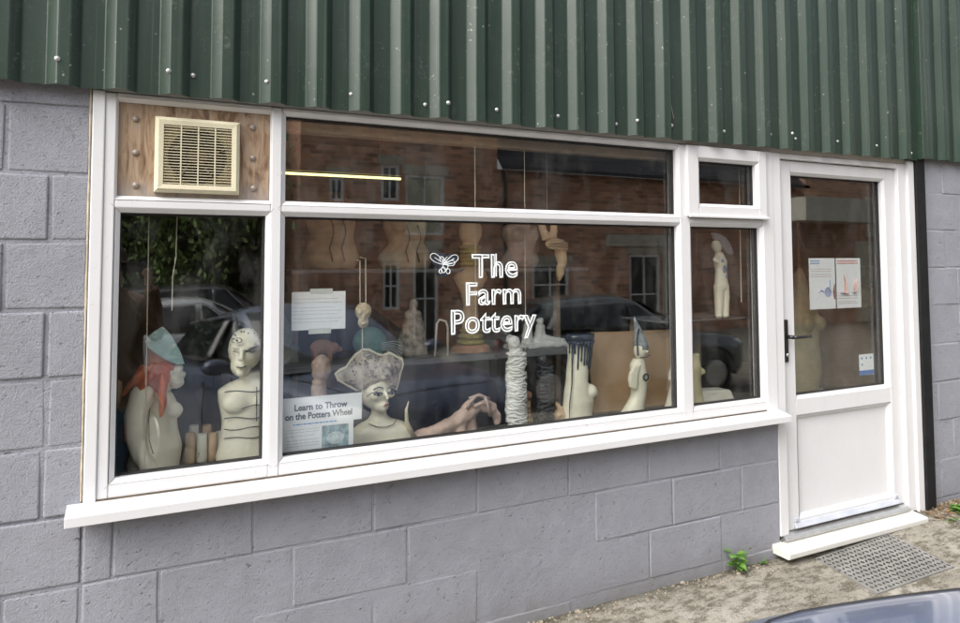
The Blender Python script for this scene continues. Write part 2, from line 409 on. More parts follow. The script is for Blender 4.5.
# black timber post
mb = MB(); mb.box(4.405, 4.492, -.03, .0, .03, 2.25)
mb.build('corner_post', M('black_paint_timber', (.010, .010, .011), .75, var=.4, vs=14, bs=.4, bsc=30, spec=.25, speck=((.10, .09, .08), 30, .72)), B, bevel=.004)
# cladding
def clad(x0, x1, yb, pitch, phase, zb0, zb1, ztop, name):
    mb = MB(); prof = [(0, 0), (.060, 0), (.064, -.002), (.092, -.030), (.096, -.032), (.130, -.032), (.134, -.030), (.160, -.002), (.164, 0)]
    pts = []; x = x0 - phase
    while x < x1:
        for dx, dy in prof: pts.append((x + dx * pitch / .168, yb + dy))
        x += pitch
    pts = [p for p in pts if x0 <= p[0] <= x1]
    rings = []
    N = 14
    for (px, py) in pts:
        zb = zb0 + (zb1 - zb0) * (px - x0) / (x1 - x0) + .003 * mnoise.noise(Vector((px * 9, 0, 0)))
        rings.append([(px, py + .004 * mnoise.noise(Vector((px * 1.5, 0, k * .4))), zb + (ztop - zb) * k / N) for k in range(N + 1)])
    mb.loft(rings, cap=False, closed=False)
    o = mb.build(name, CLAD, B)
    s = o.modifiers.new('s', 'SOLIDIFY'); s.thickness = .0012; s.offset = 0
    return o
CZT = 4.3
cl = clad(-5.0, 4.425, -.035, .168, .068, 2.113, 2.163, CZT, 'cladding')
# extend the same bottom line: left edge at x=-5 is out of view
cl2 = clad(4.42, XR, -.033, .168, .03, 2.178, 2.178, CZT, 'cladding'); cl2['label'] = 'ribbed green cladding right of the corner fold'
mb = MB(); mb.box(4.408, 4.428, -.078, -.030, 2.17, CZT); mb.build('cladding_corner_trim', CLAD, B, bevel=.003)
# screws
SCREW = M('screw_cap', (.55, .56, .55), .35, metal=.5)
sx = [-.10, .23, .31, .56, .88, 1.19, 1.28, 1.52, 1.83, 2.15, 2.25, 2.48, 2.83, 3.16, 3.29, 3.35, 3.69, 4.03, 4.31]
sz = [2.22, 2.22, 2.22, 2.22, 2.21, 2.20, 2.21, 2.21, 2.21, 2.20, 2.22, 2.22, 2.22, 2.23, 2.24, 2.22, 2.23, 2.23, 2.20]
def clad_y(x):
    u = ((x - (-5.0 - .068)) % .168)
    if u < .062: return -.035
    if u < .094: return -.035 - .032 * (u - .062) / .032
    if u < .132: return -.067
    return -.067 + .032 * min(1, (u - .132) / .030)
for x, z in zip(sx, sz):
    m_ = MB(); y = clad_y(x)
    m_.cyl((x, y, z), (x, y - .004, z), 0.0085, 0.0085, 14); m_.ball((x, y - .005, z), .0062, 1, .7, 1, seg=12)
    m_.build('screw', SCREW, B, smooth=True)
# scratch on the cladding
mb = MB(); mb.tube([(2.478, clad_y(2.48) - .0008, 2.335), (2.487, clad_y(2.49) - .0008, 2.30), (2.50, clad_y(2.5) - .0008, 2.255)], [.002, .005, .002], 6, .3)
mb.build('scratch', M('bare_metal_scratch', (.6, .58, .52), .5), B)
# soffit strip behind the sheet foot
mb = MB(); mb.box(.0, 4.40, .004, .09, 2.1445, 2.30); mb.build('head_trim', mat_upvc('upvc_head', (.74, .72, .68)), B, bevel=.003)
# roof & shell
mb = MB(); mb.box(XL, XR, -.02, .1, 2.36, CZT); mb.box(XL, XL + .1, .1, 6, -.4, CZT); mb.box(XR - .1, XR, .1, 6, -.4, CZT); mb.box(XL + .1, XR - .1, 5.9, 6, -.4, CZT)
mb.build('shell', DARKIN, B)
mb = MB(); mb.loft([[(XL - .2, -.2, CZT), (XL - .2, -.2, CZT + .06), (XL - .2, 6.2, CZT + .9), (XL - .2, 6.2, CZT + .84)], [(XR + .2, -.2, CZT), (XR + .2, -.2, CZT + .06), (XR + .2, 6.2, CZT + .9), (XR + .2, 6.2, CZT + .84)]])
mb.build('roof', CLAD, B)
mb = MB(); mb.box(XL + .1, XR - .1, .1, 5.9, .0, .04); mb.build('inner_floor', M('dark_floor', (.10, .09, .08), .7), B)
mb = MB(); mb.box(XL + .1, XR - .1, .12, 5.9, 2.62, 2.68); mb.build('inner_ceiling', DARKIN, B)
mb = MB(); mb.box(XL + .1, XR - .1, 3.6, 3.7, .04, 2.62); mb.build('inner_back_wall', DARKIN, B)
mb = MB(); mb.box(.0, 3.15, .095, .42, .715, .752); mb.build('window_board', M('dark_board', (.12, .115, .11), .6), B, bevel=.004)
mb = MB(); mb.box(-.2, 4.6, .098, .16, 2.072, 2.26); mb.build('lintel_beam', TIMBER, B, bevel=.006)

# ---- window
FY = -.004
WIN = bpy.data.objects.new('window', None)
def frame_part(name, parent, boxes, bev=.005, mat=UPVC):
    m_ = MB()
    for b in boxes: m_.box(*b)
    return m_.build(name, mat, parent, bevel=bev, seg=3)
mb = MB()
T = 2.144
# jambs/mullions full height, rails butt between them; tiny y offsets avoid coplanar joints
for b in ((.0, .038, FY - .006, .09, .762, T), (.038, .072, FY, .09, .7665, T - .004), (.588, .626, FY, .09, .7665, T - .004),
          (2.558, 2.622, FY, .09, .7665, T - .004), (3.126, 3.205, FY - .002, .09, .74, T)):
    mb.box(*b)
for b in ((.072, .588, FY + .0015, .088, .765, .814), (.626, 2.558, FY + .0015, .088, .765, .814), (2.622, 3.126, FY + .0015, .088, .765, .814),
          (.072, .588, FY + .0015, .088, 1.744, 1.772), (.626, 2.558, FY + .0015, .088, 1.744, 1.772), (2.622, 3.126, FY + .0015, .088, 1.744, 1.772),
          (.072, .588, FY + .0015, .088, 2.128, T - .002), (.626, 2.558, FY + .0015, .088, 2.128, T - .002), (2.622, 3.126, FY + .0015, .088, 2.128, T - .002),
          (.038, 3.126, FY + .003, .088, .748, .766)):
    mb.box(*b)
window = mb.build('window', UPVC, B, bevel=.004, seg=2)
GY = .030
SEAM = M('weld_grime', (.33, .30, .26), .7)
def glazing(x0, x1, z0, z1, parent, nm='pane', gy=GY, f=FY, bead=.016):
    # chamfered bead frame: outer edge at frame face, sloping in to the glass
    b = MB(); o = [(x0 - bead, z0 - bead), (x1 + bead, z0 - bead), (x1 + bead, z1 + bead), (x0 - bead, z1 + bead)]; i = [(x0, z0), (x1, z0), (x1, z1), (x0, z1)]
    for (px_, pz_), (qx_, qz_) in zip(o, i):
        dx_, dz_ = (-1 if px_ < qx_ else 1), (-1 if pz_ < qz_ else 1); w_ = MB(); w_.tube([(px_ + dx_ * .012, f - .0002, pz_ + dz_ * .012), (px_, f, pz_), (qx_, f + .0135, qz_)], .0007, 4); w_.build('weld_seam', SEAM, parent)
    for k in range(4):
        a, c = o[k], o[(k + 1) % 4]; d, e = i[(k + 1) % 4], i[k]
        b.quad((a[0], f + .0005, a[1]), (c[0], f + .0005, c[1]), (d[0], f + .014, d[1]), (e[0], f + .014, e[1]))
        b.quad((e[0], f + .014, e[1]), (d[0], f + .014, d[1]), (d[0], gy + .002, d[1]), (e[0], gy + .002, e[1]))
    b.build('glazing_bead', UPVC, parent)
    k = MB(); t_ = .007
    for q in ((x0 - .001, x0 + t_ * .5, gy - .003, gy + .03, z0, z1), (x1 - t_, x1 + .001, gy - .003, gy + .03, z0, z1), (x0 + t_, x1 - t_, gy - .003, gy + .03, z0 - .001, z0 + .004), (x0 + t_, x1 - t_, gy - .003, gy + .03, z1 - t_, z1 + .001)): k.box(*q)
    k.build('gasket', RUBBER, parent)
    g = MB(); g.box(x0 - .004, x1 + .004, gy + .004, gy + .008, z0 - .004, z1 + .004); g.build(nm, GLASS, parent)
    g = MB(); q = g.box(x0 - .004, x1 + .004, gy + .022, gy + .026, z0 - .004, z1 + .004)
    for v in q: v.co.y += .0003 * (v.co.x - x0) - .0004 * (v.co.z - z0)          # the inner sheet is never quite parallel
    g.build(nm, GLASS, parent)
glazing(.090, .572, .830, 1.729, window)
glazing(.642, 2.545, .830, 1.729, window)
glazing(.642, 2.545, 1.787, 2.113, window)
glazing(2.636, 3.111, .830, 1.729, window)
# opening top light
mb = MB(); hx0, hx1, hz0, hz1 = 2.596, 3.142, 1.778, 2.138; gx0, gx1, gz0, gz1 = 2.682, 3.07, 1.845, 2.062
for b in ((hx0, gx0 - .014, -.022, .02, hz0, hz1), (gx1 + .014, hx1, -.022, .02, hz0, hz1), (gx0 - .014, gx1 + .014, -.0215, .02, hz0 + .0, gz0 - .014), (gx0 - .014, gx1 + .014, -.0215, .02, gz1 + .014, hz1)): mb.box(*b)
mb.box(hx0 + .002, hx1 + .004, -.034, -.022, hz0 - .006, hz0 + .008)
sash = mb.build('opening_sash', UPVC, window, bevel=.004, seg=2)
glazing(gx0, gx1, gz0, gz1, window, gy=.012, f=-.0225)
# sill
mb = MB(); mb.loft([[(x, .0, .765), (x, -.082, .752), (x, -.090, .748), (x, -.090, .716), (x, -.072, .713), (x, -.072, .722), (x, .0, .728)] for x in (-.045, 3.205)])
mb.build('sill', UPVC, window, bevel=.002)
mb = MB(); mb.box(.03, 3.12, FY - .004, .0, .7652, .7702)
mb.build('sill_grime', M('grime', (.10, .08, .055), .9, var=.6, vs=25), window)
mb = MB()
mb.tube([(-.006, .0, .77 + .1 * k) for k in range(15)], [.0035 + .0012 * math.sin(k * 2.1) for k in range(15)], 6)
mb.build('mastic', M('old_mastic', (.50, .43, .32), .8, var=.3, vs=20), window)
# plywood panel + bolts, extractor fan
vp = MB(); vp.box(.074, .586, .020, .035, 1.773, 2.127)
panel = vp.build('plywood_panel', PLY, B)
b = MB(); x0, x1, z0, z1 = .078, .585, 1.787, 2.113
for (a, c, d, e) in (((x0 - .01, z0 - .014), (x1 + .003, z0 - .014), (x1, z0), (x0, z0)), ((x1 + .012, z0 - .014), (x1 + .012, z1 + .014), (x1, z1), (x1, z0)), ((x1 + .012, z1 + .014), (x0 - .01, z1 + .014), (x0, z1), (x1, z1)), ((x0 - .01, z1 + .014), (x0 - .01, z0 - .014), (x0, z0), (x0, z1))):
    b.quad(*[(p[0], y, p[1]) for p, y in zip((a, c, d, e), (FY, FY, FY + .02, FY + .02))])
b.build('glazing_bead', UPVC, window)
BOLT = M('weathered_bolt', (.36, .31, .27), .5, metal=.4, var=.3, vs=60)
for (x, z) in ((.131, 2.058), (.132, 1.94), (.135, 1.825), (.522, 2.06), (.523, 1.945), (.528, 1.832)):
    m_ = MB(); m_.cyl((x, .02, z), (x, .016, z), .0115, .0115, 14); m_.ball((x, .016, z), .0085, 1, .75, 1, seg=12); m_.build('bolt', BOLT, panel, smooth=True)
vx0, vx1, vz0, vz1 = .192, .474, 1.803, 2.07
mb = MB(); fw = .028
o_ = [(vx0, vz0), (vx1, vz0), (vx1, vz1), (vx0, vz1)]; i_ = [(vx0 + fw, vz0 + fw), (vx1 - fw, vz0 + fw), (vx1 - fw, vz1 - fw), (vx0 + fw, vz1 - fw)]; mid = [(vx0 + .012, vz0 + .012), (vx1 - .012, vz0 + .012), (vx1 - .012, vz1 - .012), (vx0 + .012, vz1 - .012)]
for k in range(4):
    n_ = (k + 1) % 4
    mb.quad((*[o_[k][0]], .019, o_[k][1]), (o_[n_][0], .019, o_[n_][1]), (o_[n_][0], -.005, o_[n_][1]), (o_[k][0], -.005, o_[k][1]))
    mb.quad((o_[k][0], -.005, o_[k][1]), (o_[n_][0], -.005, o_[n_][1]), (mid[n_][0], -.016, mid[n_][1]), (mid[k][0], -.016, mid[k][1]))
    mb.quad((mid[k][0], -.016, mid[k][1]), (mid[n_][0], -.016, mid[n_][1]), (i_[n_][0], -.014, i_[n_][1]), (i_[k][0], -.014, i_[k][1]))
    mb.quad((i_[k][0], -.014, i_[k][1]), (i_[n_][0], -.014, i_[n_][1]), (i_[n_][0], .012, i_[n_][1]), (i_[k][0], .012, i_[k][1]))
vent = mb.build('extractor_vent', CREAMPL, B, bevel=.003, seg=3); vent['label'] = 'square cream plastic louvred extractor vent'
mb = MB(); NS = 21; h = (vz1 - vz0 - 2 * fw)
for k in range(NS):
    z = vz0 + fw + h * (k + .5) / NS
    mb.loft([[(x, -.012, z - .0016), (x, -.012, z + .0010), (x, .001, z + .0026), (x, .001, z + .0004)] for x in (vx0 + fw + .0005, vx1 - fw - .0005)])
for k in (1, 2, 3):
    x = vx0 + fw + (vx1 - vx0 - 2 * fw) * k / 4; mb.box(x - .002, x + .002, -.013, .002, vz0 + fw, vz1 - fw)
mb.build('louvre_grille', CREAMPL, vent)
mb = MB(); cx, cz = (vx0 + vx1) / 2, (vz0 + vz1) / 2
mb.quad((vx0 + fw, .0125, vz0 + fw), (vx1 - fw, .0125, vz0 + fw), (vx1 - fw, .0125, vz1 - fw), (vx0 + fw, .0125, vz1 - fw)); mb.build('back_plate', M('dusty_backplate', (.62, .54, .36), .8), vent)
mb = MB(); rr = [(cx + .098 * math.cos(a * R(10)), .0115, cz + .098 * math.sin(a * R(10))) for a in range(36)]
mb._face([mb.bm.verts.new(p) for p in rr]); mb.build('fan_opening', M('fan_dark', (.05, .035, .022), .8), vent)
mb = MB(); mb.ball((cx, .006, cz), .035, 1, .15, 1)
for a in range(5):
    t_ = a * R(72); mb.tube([(cx + .03 * math.cos(t_), .008, cz + .03 * math.sin(t_)), (cx + .09 * math.cos(t_ + .3), .008, cz + .09 * math.sin(t_ + .3))], [.012, .026], 8, .12)
mb.build('fan_blades', M('fan_brown', (.2, .14, .09), .6), vent, smooth=True)

# lettering (white vinyl outline) and bee emblem on the glass
VINYL = M('white_vinyl', (.88, .92, .92), .5, var=.02)
LG = GY + .0025
def logo_line(s, size, x, z, sxx, name='lettering'):
    return text(name, s, size, (x, LG, z), VINYL, window, outline=.0040, sx=sxx, spacing=1.04)
logo_line('The', .142, 1.432, 1.487, .98)
logo_line('Farm', .135, 1.397, 1.370, .98)
logo_line('Pottery', .142, 1.328, 1.250, .93)
def stroke(mb, x, z, hgt, w_=.0035): mb.box(x, x + w_, LG - .0012, LG, z, z + hgt)
for (x, z, h_) in ((1.478, 1.49, .096), (1.414, 1.374, .092), (1.347, 1.252, .096), (1.545, 1.49, .1)):
    mb = MB(); stroke(mb, x, z, h_, .006); mb.build('letter_stroke', VINYL, window)
# bee: outlined wings and segmented body
mb = MB(); bx, bz = 1.305, 1.545
def wing(cx, cz, ang, L, W):
    c, s = math.cos(ang), math.sin(ang); P = []
    for k in range(17):
        a = k * 2 * math.pi / 16; u = L * .5 * (1 + math.cos(a)); v = W * math.sin(a) * (.35 + .65 * u / L)
        P.append((cx + u * c - v * s, LG, cz + u * s + v * c))
    return P
for ang, L, W in ((R(148), .062, .017), (R(120), .03, .010), (R(28), .058, .017), (R(8), .04, .012)):
    mb.tube(wing(bx, bz, ang, L * 1.2, W * 1.25), .0014, 5, 1)
    mb.tube([(bx + .01 * math.cos(ang), LG, bz + .01 * math.sin(ang)), (bx + L * .85 * math.cos(ang), LG, bz + L * .85 * math.sin(ang))], .0015, 5)
mb.build('bee_wings', VINYL, window)
mb = MB(); 
for k, (dx, dz, r) in enumerate(((0, .008, .009), (.004, -.008, .012), (-.006, -.024, .010), (.016, -.03, .009), (-.018, -.03, .007))):
    mb.tube([(bx + dx + r * math.cos(R(30 * q)), LG, bz + dz + 1.2 * r * math.sin(R(30 * q))) for q in range(13)], .0016, 5)
for s_ in (-1, 1): mb.tube([(bx, LG, bz + .016), (bx + s_ * .006, LG, bz + .026), (bx + s_ * .012, LG, bz + .03)], .0012, 5)
mb.build('bee_body', VINYL, window)
mb = MB()
for (dx, dz, r) in ((0, -.0, .026), (-.030, .020, .028), (-.012, .028, .02), (.032, .018, .026), (-.004, -.028, .026)): mb.ball((bx + dx, LG + .002, bz + dz), r, 1, .05, 1)
mb.build('bee_backing', M('bee_dark', (.02, .03, .045), .5), window)

# ---- door
dm = MB()
for b in ((3.2052, 3.268, -.002, .09, .10, T), (4.268, 4.345, -.002, .09, .06, T), (4.345, 4.404, -.016, .09, .045, T + .02), (3.268, 4.268, -.001, .088, 2.112, T - .001)): dm.box(*b)
door_frame = dm.build('door_frame', UPVC, B, bevel=.004, seg=2)
dm = MB(); L0, L1, Z0, Z1 = 3.272, 4.264, .108, 2.108; g0, g1 = 3.388, 4.158
for b in ((L0, g0 - .014, .022, .075, Z0, Z1), (g1 + .014, L1, .022, .075, Z0, Z1), (g0 - .014, g1 + .014, .0225, .075, 2.044, Z1), (g0 - .014, g1 + .014, .0225, .075, .71, .80), (g0 - .014, g1 + .014, .0225, .075, Z0, .16)): dm.box(*b)
leaf = dm.build('door', UPVC, B, bevel=.004, seg=2); leaf['label'] = 'half glazed white plastic door'
glazing(g0, g1, .814, 2.030, leaf, gy=.055, f=.0217)
pm = MB(); pm.box(g0 - .013, g1 + .013, .046, .06, .161, .709); pm.build('lower_panel', UPVC, leaf)
bm_ = MB(); f = .0217
o4 = [(g0 - .014, .16), (g1 + .014, .16), (g1 + .014, .71), (g0 - .014, .71)]; i4 = [(g0 + .004, .178), (g1 - .004, .178), (g1 - .004, .692), (g0 + .004, .692)]
for k in range(4):
    a, c, d, e = o4[k], o4[(k + 1) % 4], i4[(k + 1) % 4], i4[k]
    bm_.quad((a[0], f, a[1]), (c[0], f, c[1]), (d[0], f + .016, d[1]), (e[0], f + .016, e[1])); bm_.quad((e[0], f + .016, e[1]), (d[0], f + .016, d[1]), (d[0], .046, d[1]), (e[0], .046, e[1]))
bm_.build('panel_bead', UPVC, leaf)
mb = MB()
mb.loft([[(x, .0215, .118), (x, .0215, .150), (x, .016, .148), (x, .004, .124), (x, .004, .118)] for x in (L0 + .06, L1 - .06)])
for x in (L0 + .06, L1 - .10): mb.box(x, x + .03, .010, .021, .151, .170)
mb.build('weather_bar', M('weather_bar_grey', (.50, .52, .58), .4), leaf, bevel=.002)
hm = MB(); hm.box(3.286, 3.312, .008, .022, 1.005, 1.235); hm.build('handle_plate', BLACKP, leaf, bevel=.006, seg=3)
hm = MB(); hm.cyl((3.300, .01, 1.143), (3.300, -.034, 1.143), .011); hm.tube([(3.300, -.036, 1.143), (3.33, -.042, 1.143), (3.37, -.043, 1.143), (3.425, -.041, 1.143)], [.0095, .009, .0085, .008], 12); hm.build('handle', BLACKP, leaf, smooth=True)
hm = MB(); hm.cyl((3.299, .01, 1.045), (3.299, .002, 1.045), .010, .009); hm.build('lock_cylinder', ALU, leaf, smooth=True)
mb = MB(); mb.loft([[(x, .06, .112), (x, -.004, .100), (x, -.02, .088), (x, -.02, .075), (x, .06, .075)] for x in (3.225, 4.26)]); mb.build('threshold_strip', ALU, B, bevel=.001)
mb = MB(); mb.loft([[(x, .02, .0745), (x, -.10, .062), (x, -.108, .056), (x, -.108, .032), (x, -.10, .026), (x, .02, .026)] for x in (3.145, 4.285)]); mb.build('doorstep', mat_upvc('upvc_step', (.62, .61, .57)), B, bevel=.003)
mb = MB(); mb.box(3.21, 4.395, .0, .09, -.1, .0735); mb.build('step_base', CONC, B)

# ------------------------------------------------------------------ papers and stickers
def plane_paper(mb, x0, x1, z0, z1, y, sk=0.0, th=.0008):
    mb.loft([[(x0, yy, z0), (x1, yy, z0 + sk), (x1, yy, z1 + sk), (x0, yy, z1)] for yy in (y, y + th)])
GREYTX = M('grey_print', (.34, .35, .37), .6); BLUETX = M('blue_print', (.18, .35, .60), .6); DKTX = M('dark_print', (.06, .065, .08), .6)
PY = .062
def lines(mb, x0, x1, zs, y, h_=.0022, sk=0, seed=1):
    r = random.Random(seed)
    for z in zs:
        x = x0; xe = x1 - r.uniform(0, .35) * (x1 - x0) * (r.random() < .4)
        while x < xe:
            w_ = r.uniform(.006, .018); mb.box(x, min(x + w_, xe), y - .0006, y, z + sk * (x - x0), z + h_ + sk * (x - x0)); x += w_ + .003
n1 = thing('paper_notice', 'small typed paper notice taped to the glass beside the hanging clay mask', 'notice', (.785, PY, 1.29))
mb = MB(); plane_paper(mb, .680, .890, 1.292, 1.440, PY); mb.build('sheet', PAPER, n1)
mb = MB(); lines(mb, .687, .88, (1.412, 1.398, 1.378, 1.365, 1.352, 1.335, 1.322), PY, .0012, 0, 4); mb.build('print', GREYTX, n1)
mb = MB(); plane_paper(mb, .750, .838, 1.432, 1.452, PY - .0012); mb.build('tape', M('clear_tape', (.62, .66, .62), .3), n1)
mb = MB(); plane_paper(mb, .745, .832, 1.276, 1.297, PY - .0012); mb.build('tape', bpy.data.materials['clear_tape'], n1)
n2 = thing('course_poster', 'white poster about learning to throw in the lower left corner of the big pane', 'poster', (.79, PY, .80))
mb = MB(); plane_paper(mb, .645, .925, .80, 1.035, PY); mb.build('sheet', PAPER, n2)
text('title', 'Learn to Throw', .034, (.693, PY - .0002, .985), DKTX, n2, bold=.0009, sx=.93)
text('title', 'on the Potters Wheel', .034, (.660, PY - .0002, .952), DKTX, n2, bold=.0009, sx=.86)
mb = MB(); lines(mb, .69, .89, (.930,), PY, .005, 0, 9); mb.build('subtitle', BLUETX, n2)
mb = MB(); lines(mb, .665, .79, (.912, .902, .888, .872, .860, .850), PY, .0013, 0, 2); mb.build('print', GREYTX, n2)
mb = MB(); plane_paper(mb, .800, .905, .815, .918, PY - .0009); mb.build('picture', M('wheel_picture', (.30, .40, .42), .5, var=.7, vs=38), n2)
mb = MB(); mb.ball((.853, PY - .0012, .868), .034, 1, .02, .7); mb.build('pot_picture', M('pot_print', (.55, .62, .62), .5, var=.3, vs=40), n2)
mb = MB(); plane_paper(mb, .925, .958, .93, 1.035, PY - .001); mb.build('tape', PAPER, n2)
PDY = .086
for nm, lab, x0, x1, hd in (('flyer', 'left flyer of the pair taped inside the door glass, blue jug picture', 3.578, 3.796, BLUETX), ('flyer', 'right flyer of the pair taped inside the door glass, red heading and two figures', 3.806, 4.02, M('red_print', (.55, .16, .12), .6))):
    n = thing(nm, lab, 'flyer', ((x0 + x1) / 2, PDY, 1.27), 'flyers on the door')
    mb = MB(); plane_paper(mb, x0, x1, 1.275, 1.568, PDY); mb.build('sheet', PAPER, n)
    mb = MB(); lines(mb, x0 + .012, x0 + (.09 if hd is BLUETX else .19), (1.548, 1.534), PDY, .007, 0, 5); mb.build('heading', hd, n)
    mb = MB(); lines(mb, x0 + .012, x1 - .03, (1.503, 1.49, 1.472, 1.46) if hd is BLUETX else (1.345, 1.33, 1.31, 1.30), PDY, .004, 0, 6); mb.build('print', M('faint_print', (.55, .48, .48), .6), n)
    if hd is BLUETX:
        mb = MB(); mb.ball((x0 + .155, PDY, 1.37), .032, 1, .02, .85); mb.tube([(x0 + .115, PDY, 1.375), (x0 + .09, PDY, 1.385), (x0 + .075, PDY, 1.37)], .005, 6); mb.tube([(x0 + .14, PDY, 1.395), (x0 + .17, PDY, 1.40), (x0 + .17, PDY, 1.44)], .005, 6)
        mb.build('jug_picture', M('blue_jug_print', (.35, .42, .62), .5, var=.3, vs=30), n)
        mb = MB(); mb.tube([(x1 - .012, PDY, 1.33), (x1 - .02, PDY, 1.37), (x1 - .008, PDY, 1.42)], [.008, .013, .003], 6, .1); mb.build('flame_picture', M('dark_red_print', (.16, .06, .05), .5), n)
    else:
        mb = MB(); mb.tube([(x0 + .065, PDY, 1.36), (x0 + .07, PDY, 1.42), (x0 + .062, PDY, 1.455), (x0 + .07, PDY, 1.48)], [.024, .016, .012, .004], 8, .06); mb.build('figure_picture', M('pink_print', (.52, .34, .30), .5, var=.3, vs=40), n)
        mb = MB(); mb.tube([(x0 + .15, PDY, 1.37), (x0 + .155, PDY, 1.41), (x0 + .175, PDY, 1.445)], [.018, .028, .006], 8, .06); mb.build('figure_picture', M('pink_figure_print', (.52, .34, .30), .5, var=.3, vs=40), n)
        mb = MB(); mb.tube([(x0 + .03, PDY - .0015, 1.365), (x0 + .1, PDY - .0015, 1.362)], .012, 6, .06); mb.tube([(x0 + .135, PDY - .0015, 1.365), (x0 + .17, PDY - .0015, 1.362)], .008, 6, .06); mb.build('plinth_picture', M('mauve_print', (.34, .30, .48), .5), n)
n = thing('door_sticker', 'small square sticker with a blue foot in the lower right of the door glass', 'sticker', (4.04, PDY, .86))
mb = MB(); plane_paper(mb, 3.985, 4.115, .90, .995, PDY); mb.build('sheet', PAPER, n)
mb = MB(); plane_paper(mb, 3.985, 4.115, .872, .8995, PDY); mb.build('blue_band', M('sticker_blue', (.03, .16, .50), .5), n)
for (x, z) in ((4.01, .972), (4.05, .972), (4.09, .972), (4.01, .935)):
    mb = MB(); mb.ball((x, PDY, z), .008, 1, .05, 1); mb.build('symbol', BLUETX, n)

# ------------------------------------------------------------------ interior: shelves, cords, lamp
def shelf(name, lab, x0, x1, y0, y1, z, th=.03):
    t = thing(name, lab, 'shelf', ((x0 + x1) / 2, (y0 + y1) / 2, z - th))
    m_ = MB(); m_.box(x0, x1, y0, y1, z - th, z); m_.build('board', SHELF, t, bevel=.003)
    for x in (x0 + .05, x1 - .09):
        m_ = MB(); m_.box(x, x + .03, y1 - .04, y1 - .01, .04, z - th - .001); m_.build('upright', TIMBER, t)
    return t
shelf('low_shelf', 'long grey shelf behind the window figures at sill height', .68, 2.42, .60, .95, 1.075)
shelf('high_shelf', 'thin grey shelf level with the foot of the word The', .80, 2.50, .72, .98, 1.52, .02)
shelf('side_shelf', 'glass edged shelf behind the narrow right hand pane', 2.72, 3.35, .35, .7, 1.225, .012)
def cord(pts, lab, r=.0022):
    m_ = MB(); m_.tube(pts, r, 6); props(m_.build('display_string', CORD, None), lab, 'string', 'strings hanging inside the window')
cord([(.178, .12, 2.08), (.18, .12, 1.6), (.183, .12, .76)], 'long straight cord left of the teal visor figure')
cord([(.275, .12, 2.08), (.272, .12, 1.58), (.262, .12, 1.50), (.262, .12, 1.38)], 'short kinked cord with a free end in the left pane')
cord([(1.488, .12, 2.08), (1.49, .12, 1.3)], 'cord hanging down through the letter F of the sign')
cord([(1.742, .12, 2.08), (1.742, .12, 1.15)], 'cord hanging above the white wrapped figure', .0017)
cord([(3.10, .13, 2.08), (3.095, .13, 1.33)], 'cord hanging in the narrow right hand pane', .0028)
cord([(2.62, .13, 2.08), (2.63, .13, .9)], 'thin cord close to the right edge of the big pane', .0015)
lt = thing('tube_light', 'lit yellowish fluorescent tube behind the long top pane', 'lamp', (1.5, 2.2, 2.2))
m_ = MB(); m_.cyl((.95, 2.2, 2.168), (1.86, 2.2, 2.168), .009); m_.build('tube', emis('lamp_yellow', (1, .88, .38), 1.2), lt, smooth=True)
m_ = MB(); m_.box(.9, 1.9, 2.17, 2.23, 2.19, 2.23); m_.cyl((1.1, 2.2, 2.23), (1.1, 2.2, 2.62), .004); m_.cyl((1.7, 2.2, 2.23), (1.7, 2.2, 2.62), .004); m_.build('batten', DARKIN, lt)

# ------------------------------------------------------------------ sculptures
G_WIN = 'figures on the window board'
def rescale(o, pivot, k, shift=(0, 0, 0), zmin=-9):
    off = Vector(); p = o.parent
    while p is not None: off += p.location; p = p.parent
    pv = Vector(pivot)
    for v in o.data.vertices:
        q = v.co + off
        if q.z > zmin: v.co = pv + (q - pv) * k + Vector(shift) - off
# visor woman, seen from her right side, facing right
t = thing('visor_woman', 'cream nude torso with orange hair and a pale teal visor hat, at the left edge', 'sculpture', (.22, .26, .752))
m_ = MB()
m_.ell([(.215, .27, .752, .085, .075), (.215, .27, .80, .092, .08), (.225, .27, .86, .088, .075), (.228, .27, .92, .070, .06), (.222, .27, .97, .070, .062), (.215, .27, 1.02, .078, .07), (.205, .27, 1.06, .070, .068), (.20, .27, 1.09, .040, .045), (.205, .27, 1.13, .030, .032)])
m_.ball((.275, .245, .995), .036, 1.05, .9, .95); m_.ball((.307, .245, .995), .008); m_.ball((.27, .31, .99), .034)
m_.build('body', CREAM, t, remesh=.006)
m_ = MB(); m_.tube([(.168, .195, 1.06), (.150, .185, 1.0), (.150, .18, .92), (.165, .175, .86), (.205, .17, .80), (.25, .18, .762)], [.042, .040, .034, .030, .026, .022], 14); m_.ball((.17, .20, 1.065), .044)
m_.build('arm', CREAM, t, remesh=.006)
m_ = MB(); m_.tube([(.198, .186, 1.05), (.193, .168, .98), (.196, .162, .91), (.21, .162, .86)], .0022, 6); m_.build('crease', INKC, t)
m_ = MB(); m_.ball((.25, .25, 1.13), .052, 1, .85, 1.1); m_.ball((.30, .24, 1.128), .018); m_.ball((.288, .235, 1.10), .024); m_.ball((.292, .23, 1.15), .02)
for k in range(9): m_.ball((.262 + .018 * math.cos(k * 2), .225 + .01 * k % .04, 1.11 + .03 * math.sin(k * 2.3)), .016)
m_.build('head', CREAM2, t, remesh=.005, disp=(.006, 60))
m_ = MB(); m_.ball((.222, .235, 1.13), .056, .9, .9, 1.1)
m_.tube([(.20, .20, 1.15), (.155, .195, 1.08), (.125, .20, 1.02), (.115, .21, .95), (.118, .21, .90)], [.035, .030, .026, .018, .008], 10, .5)
m_.tube([(.235, .20, 1.14), (.238, .185, 1.08), (.240, .17, 1.03), (.230, .17, .985)], [.032, .036, .028, .010], 10, .5)
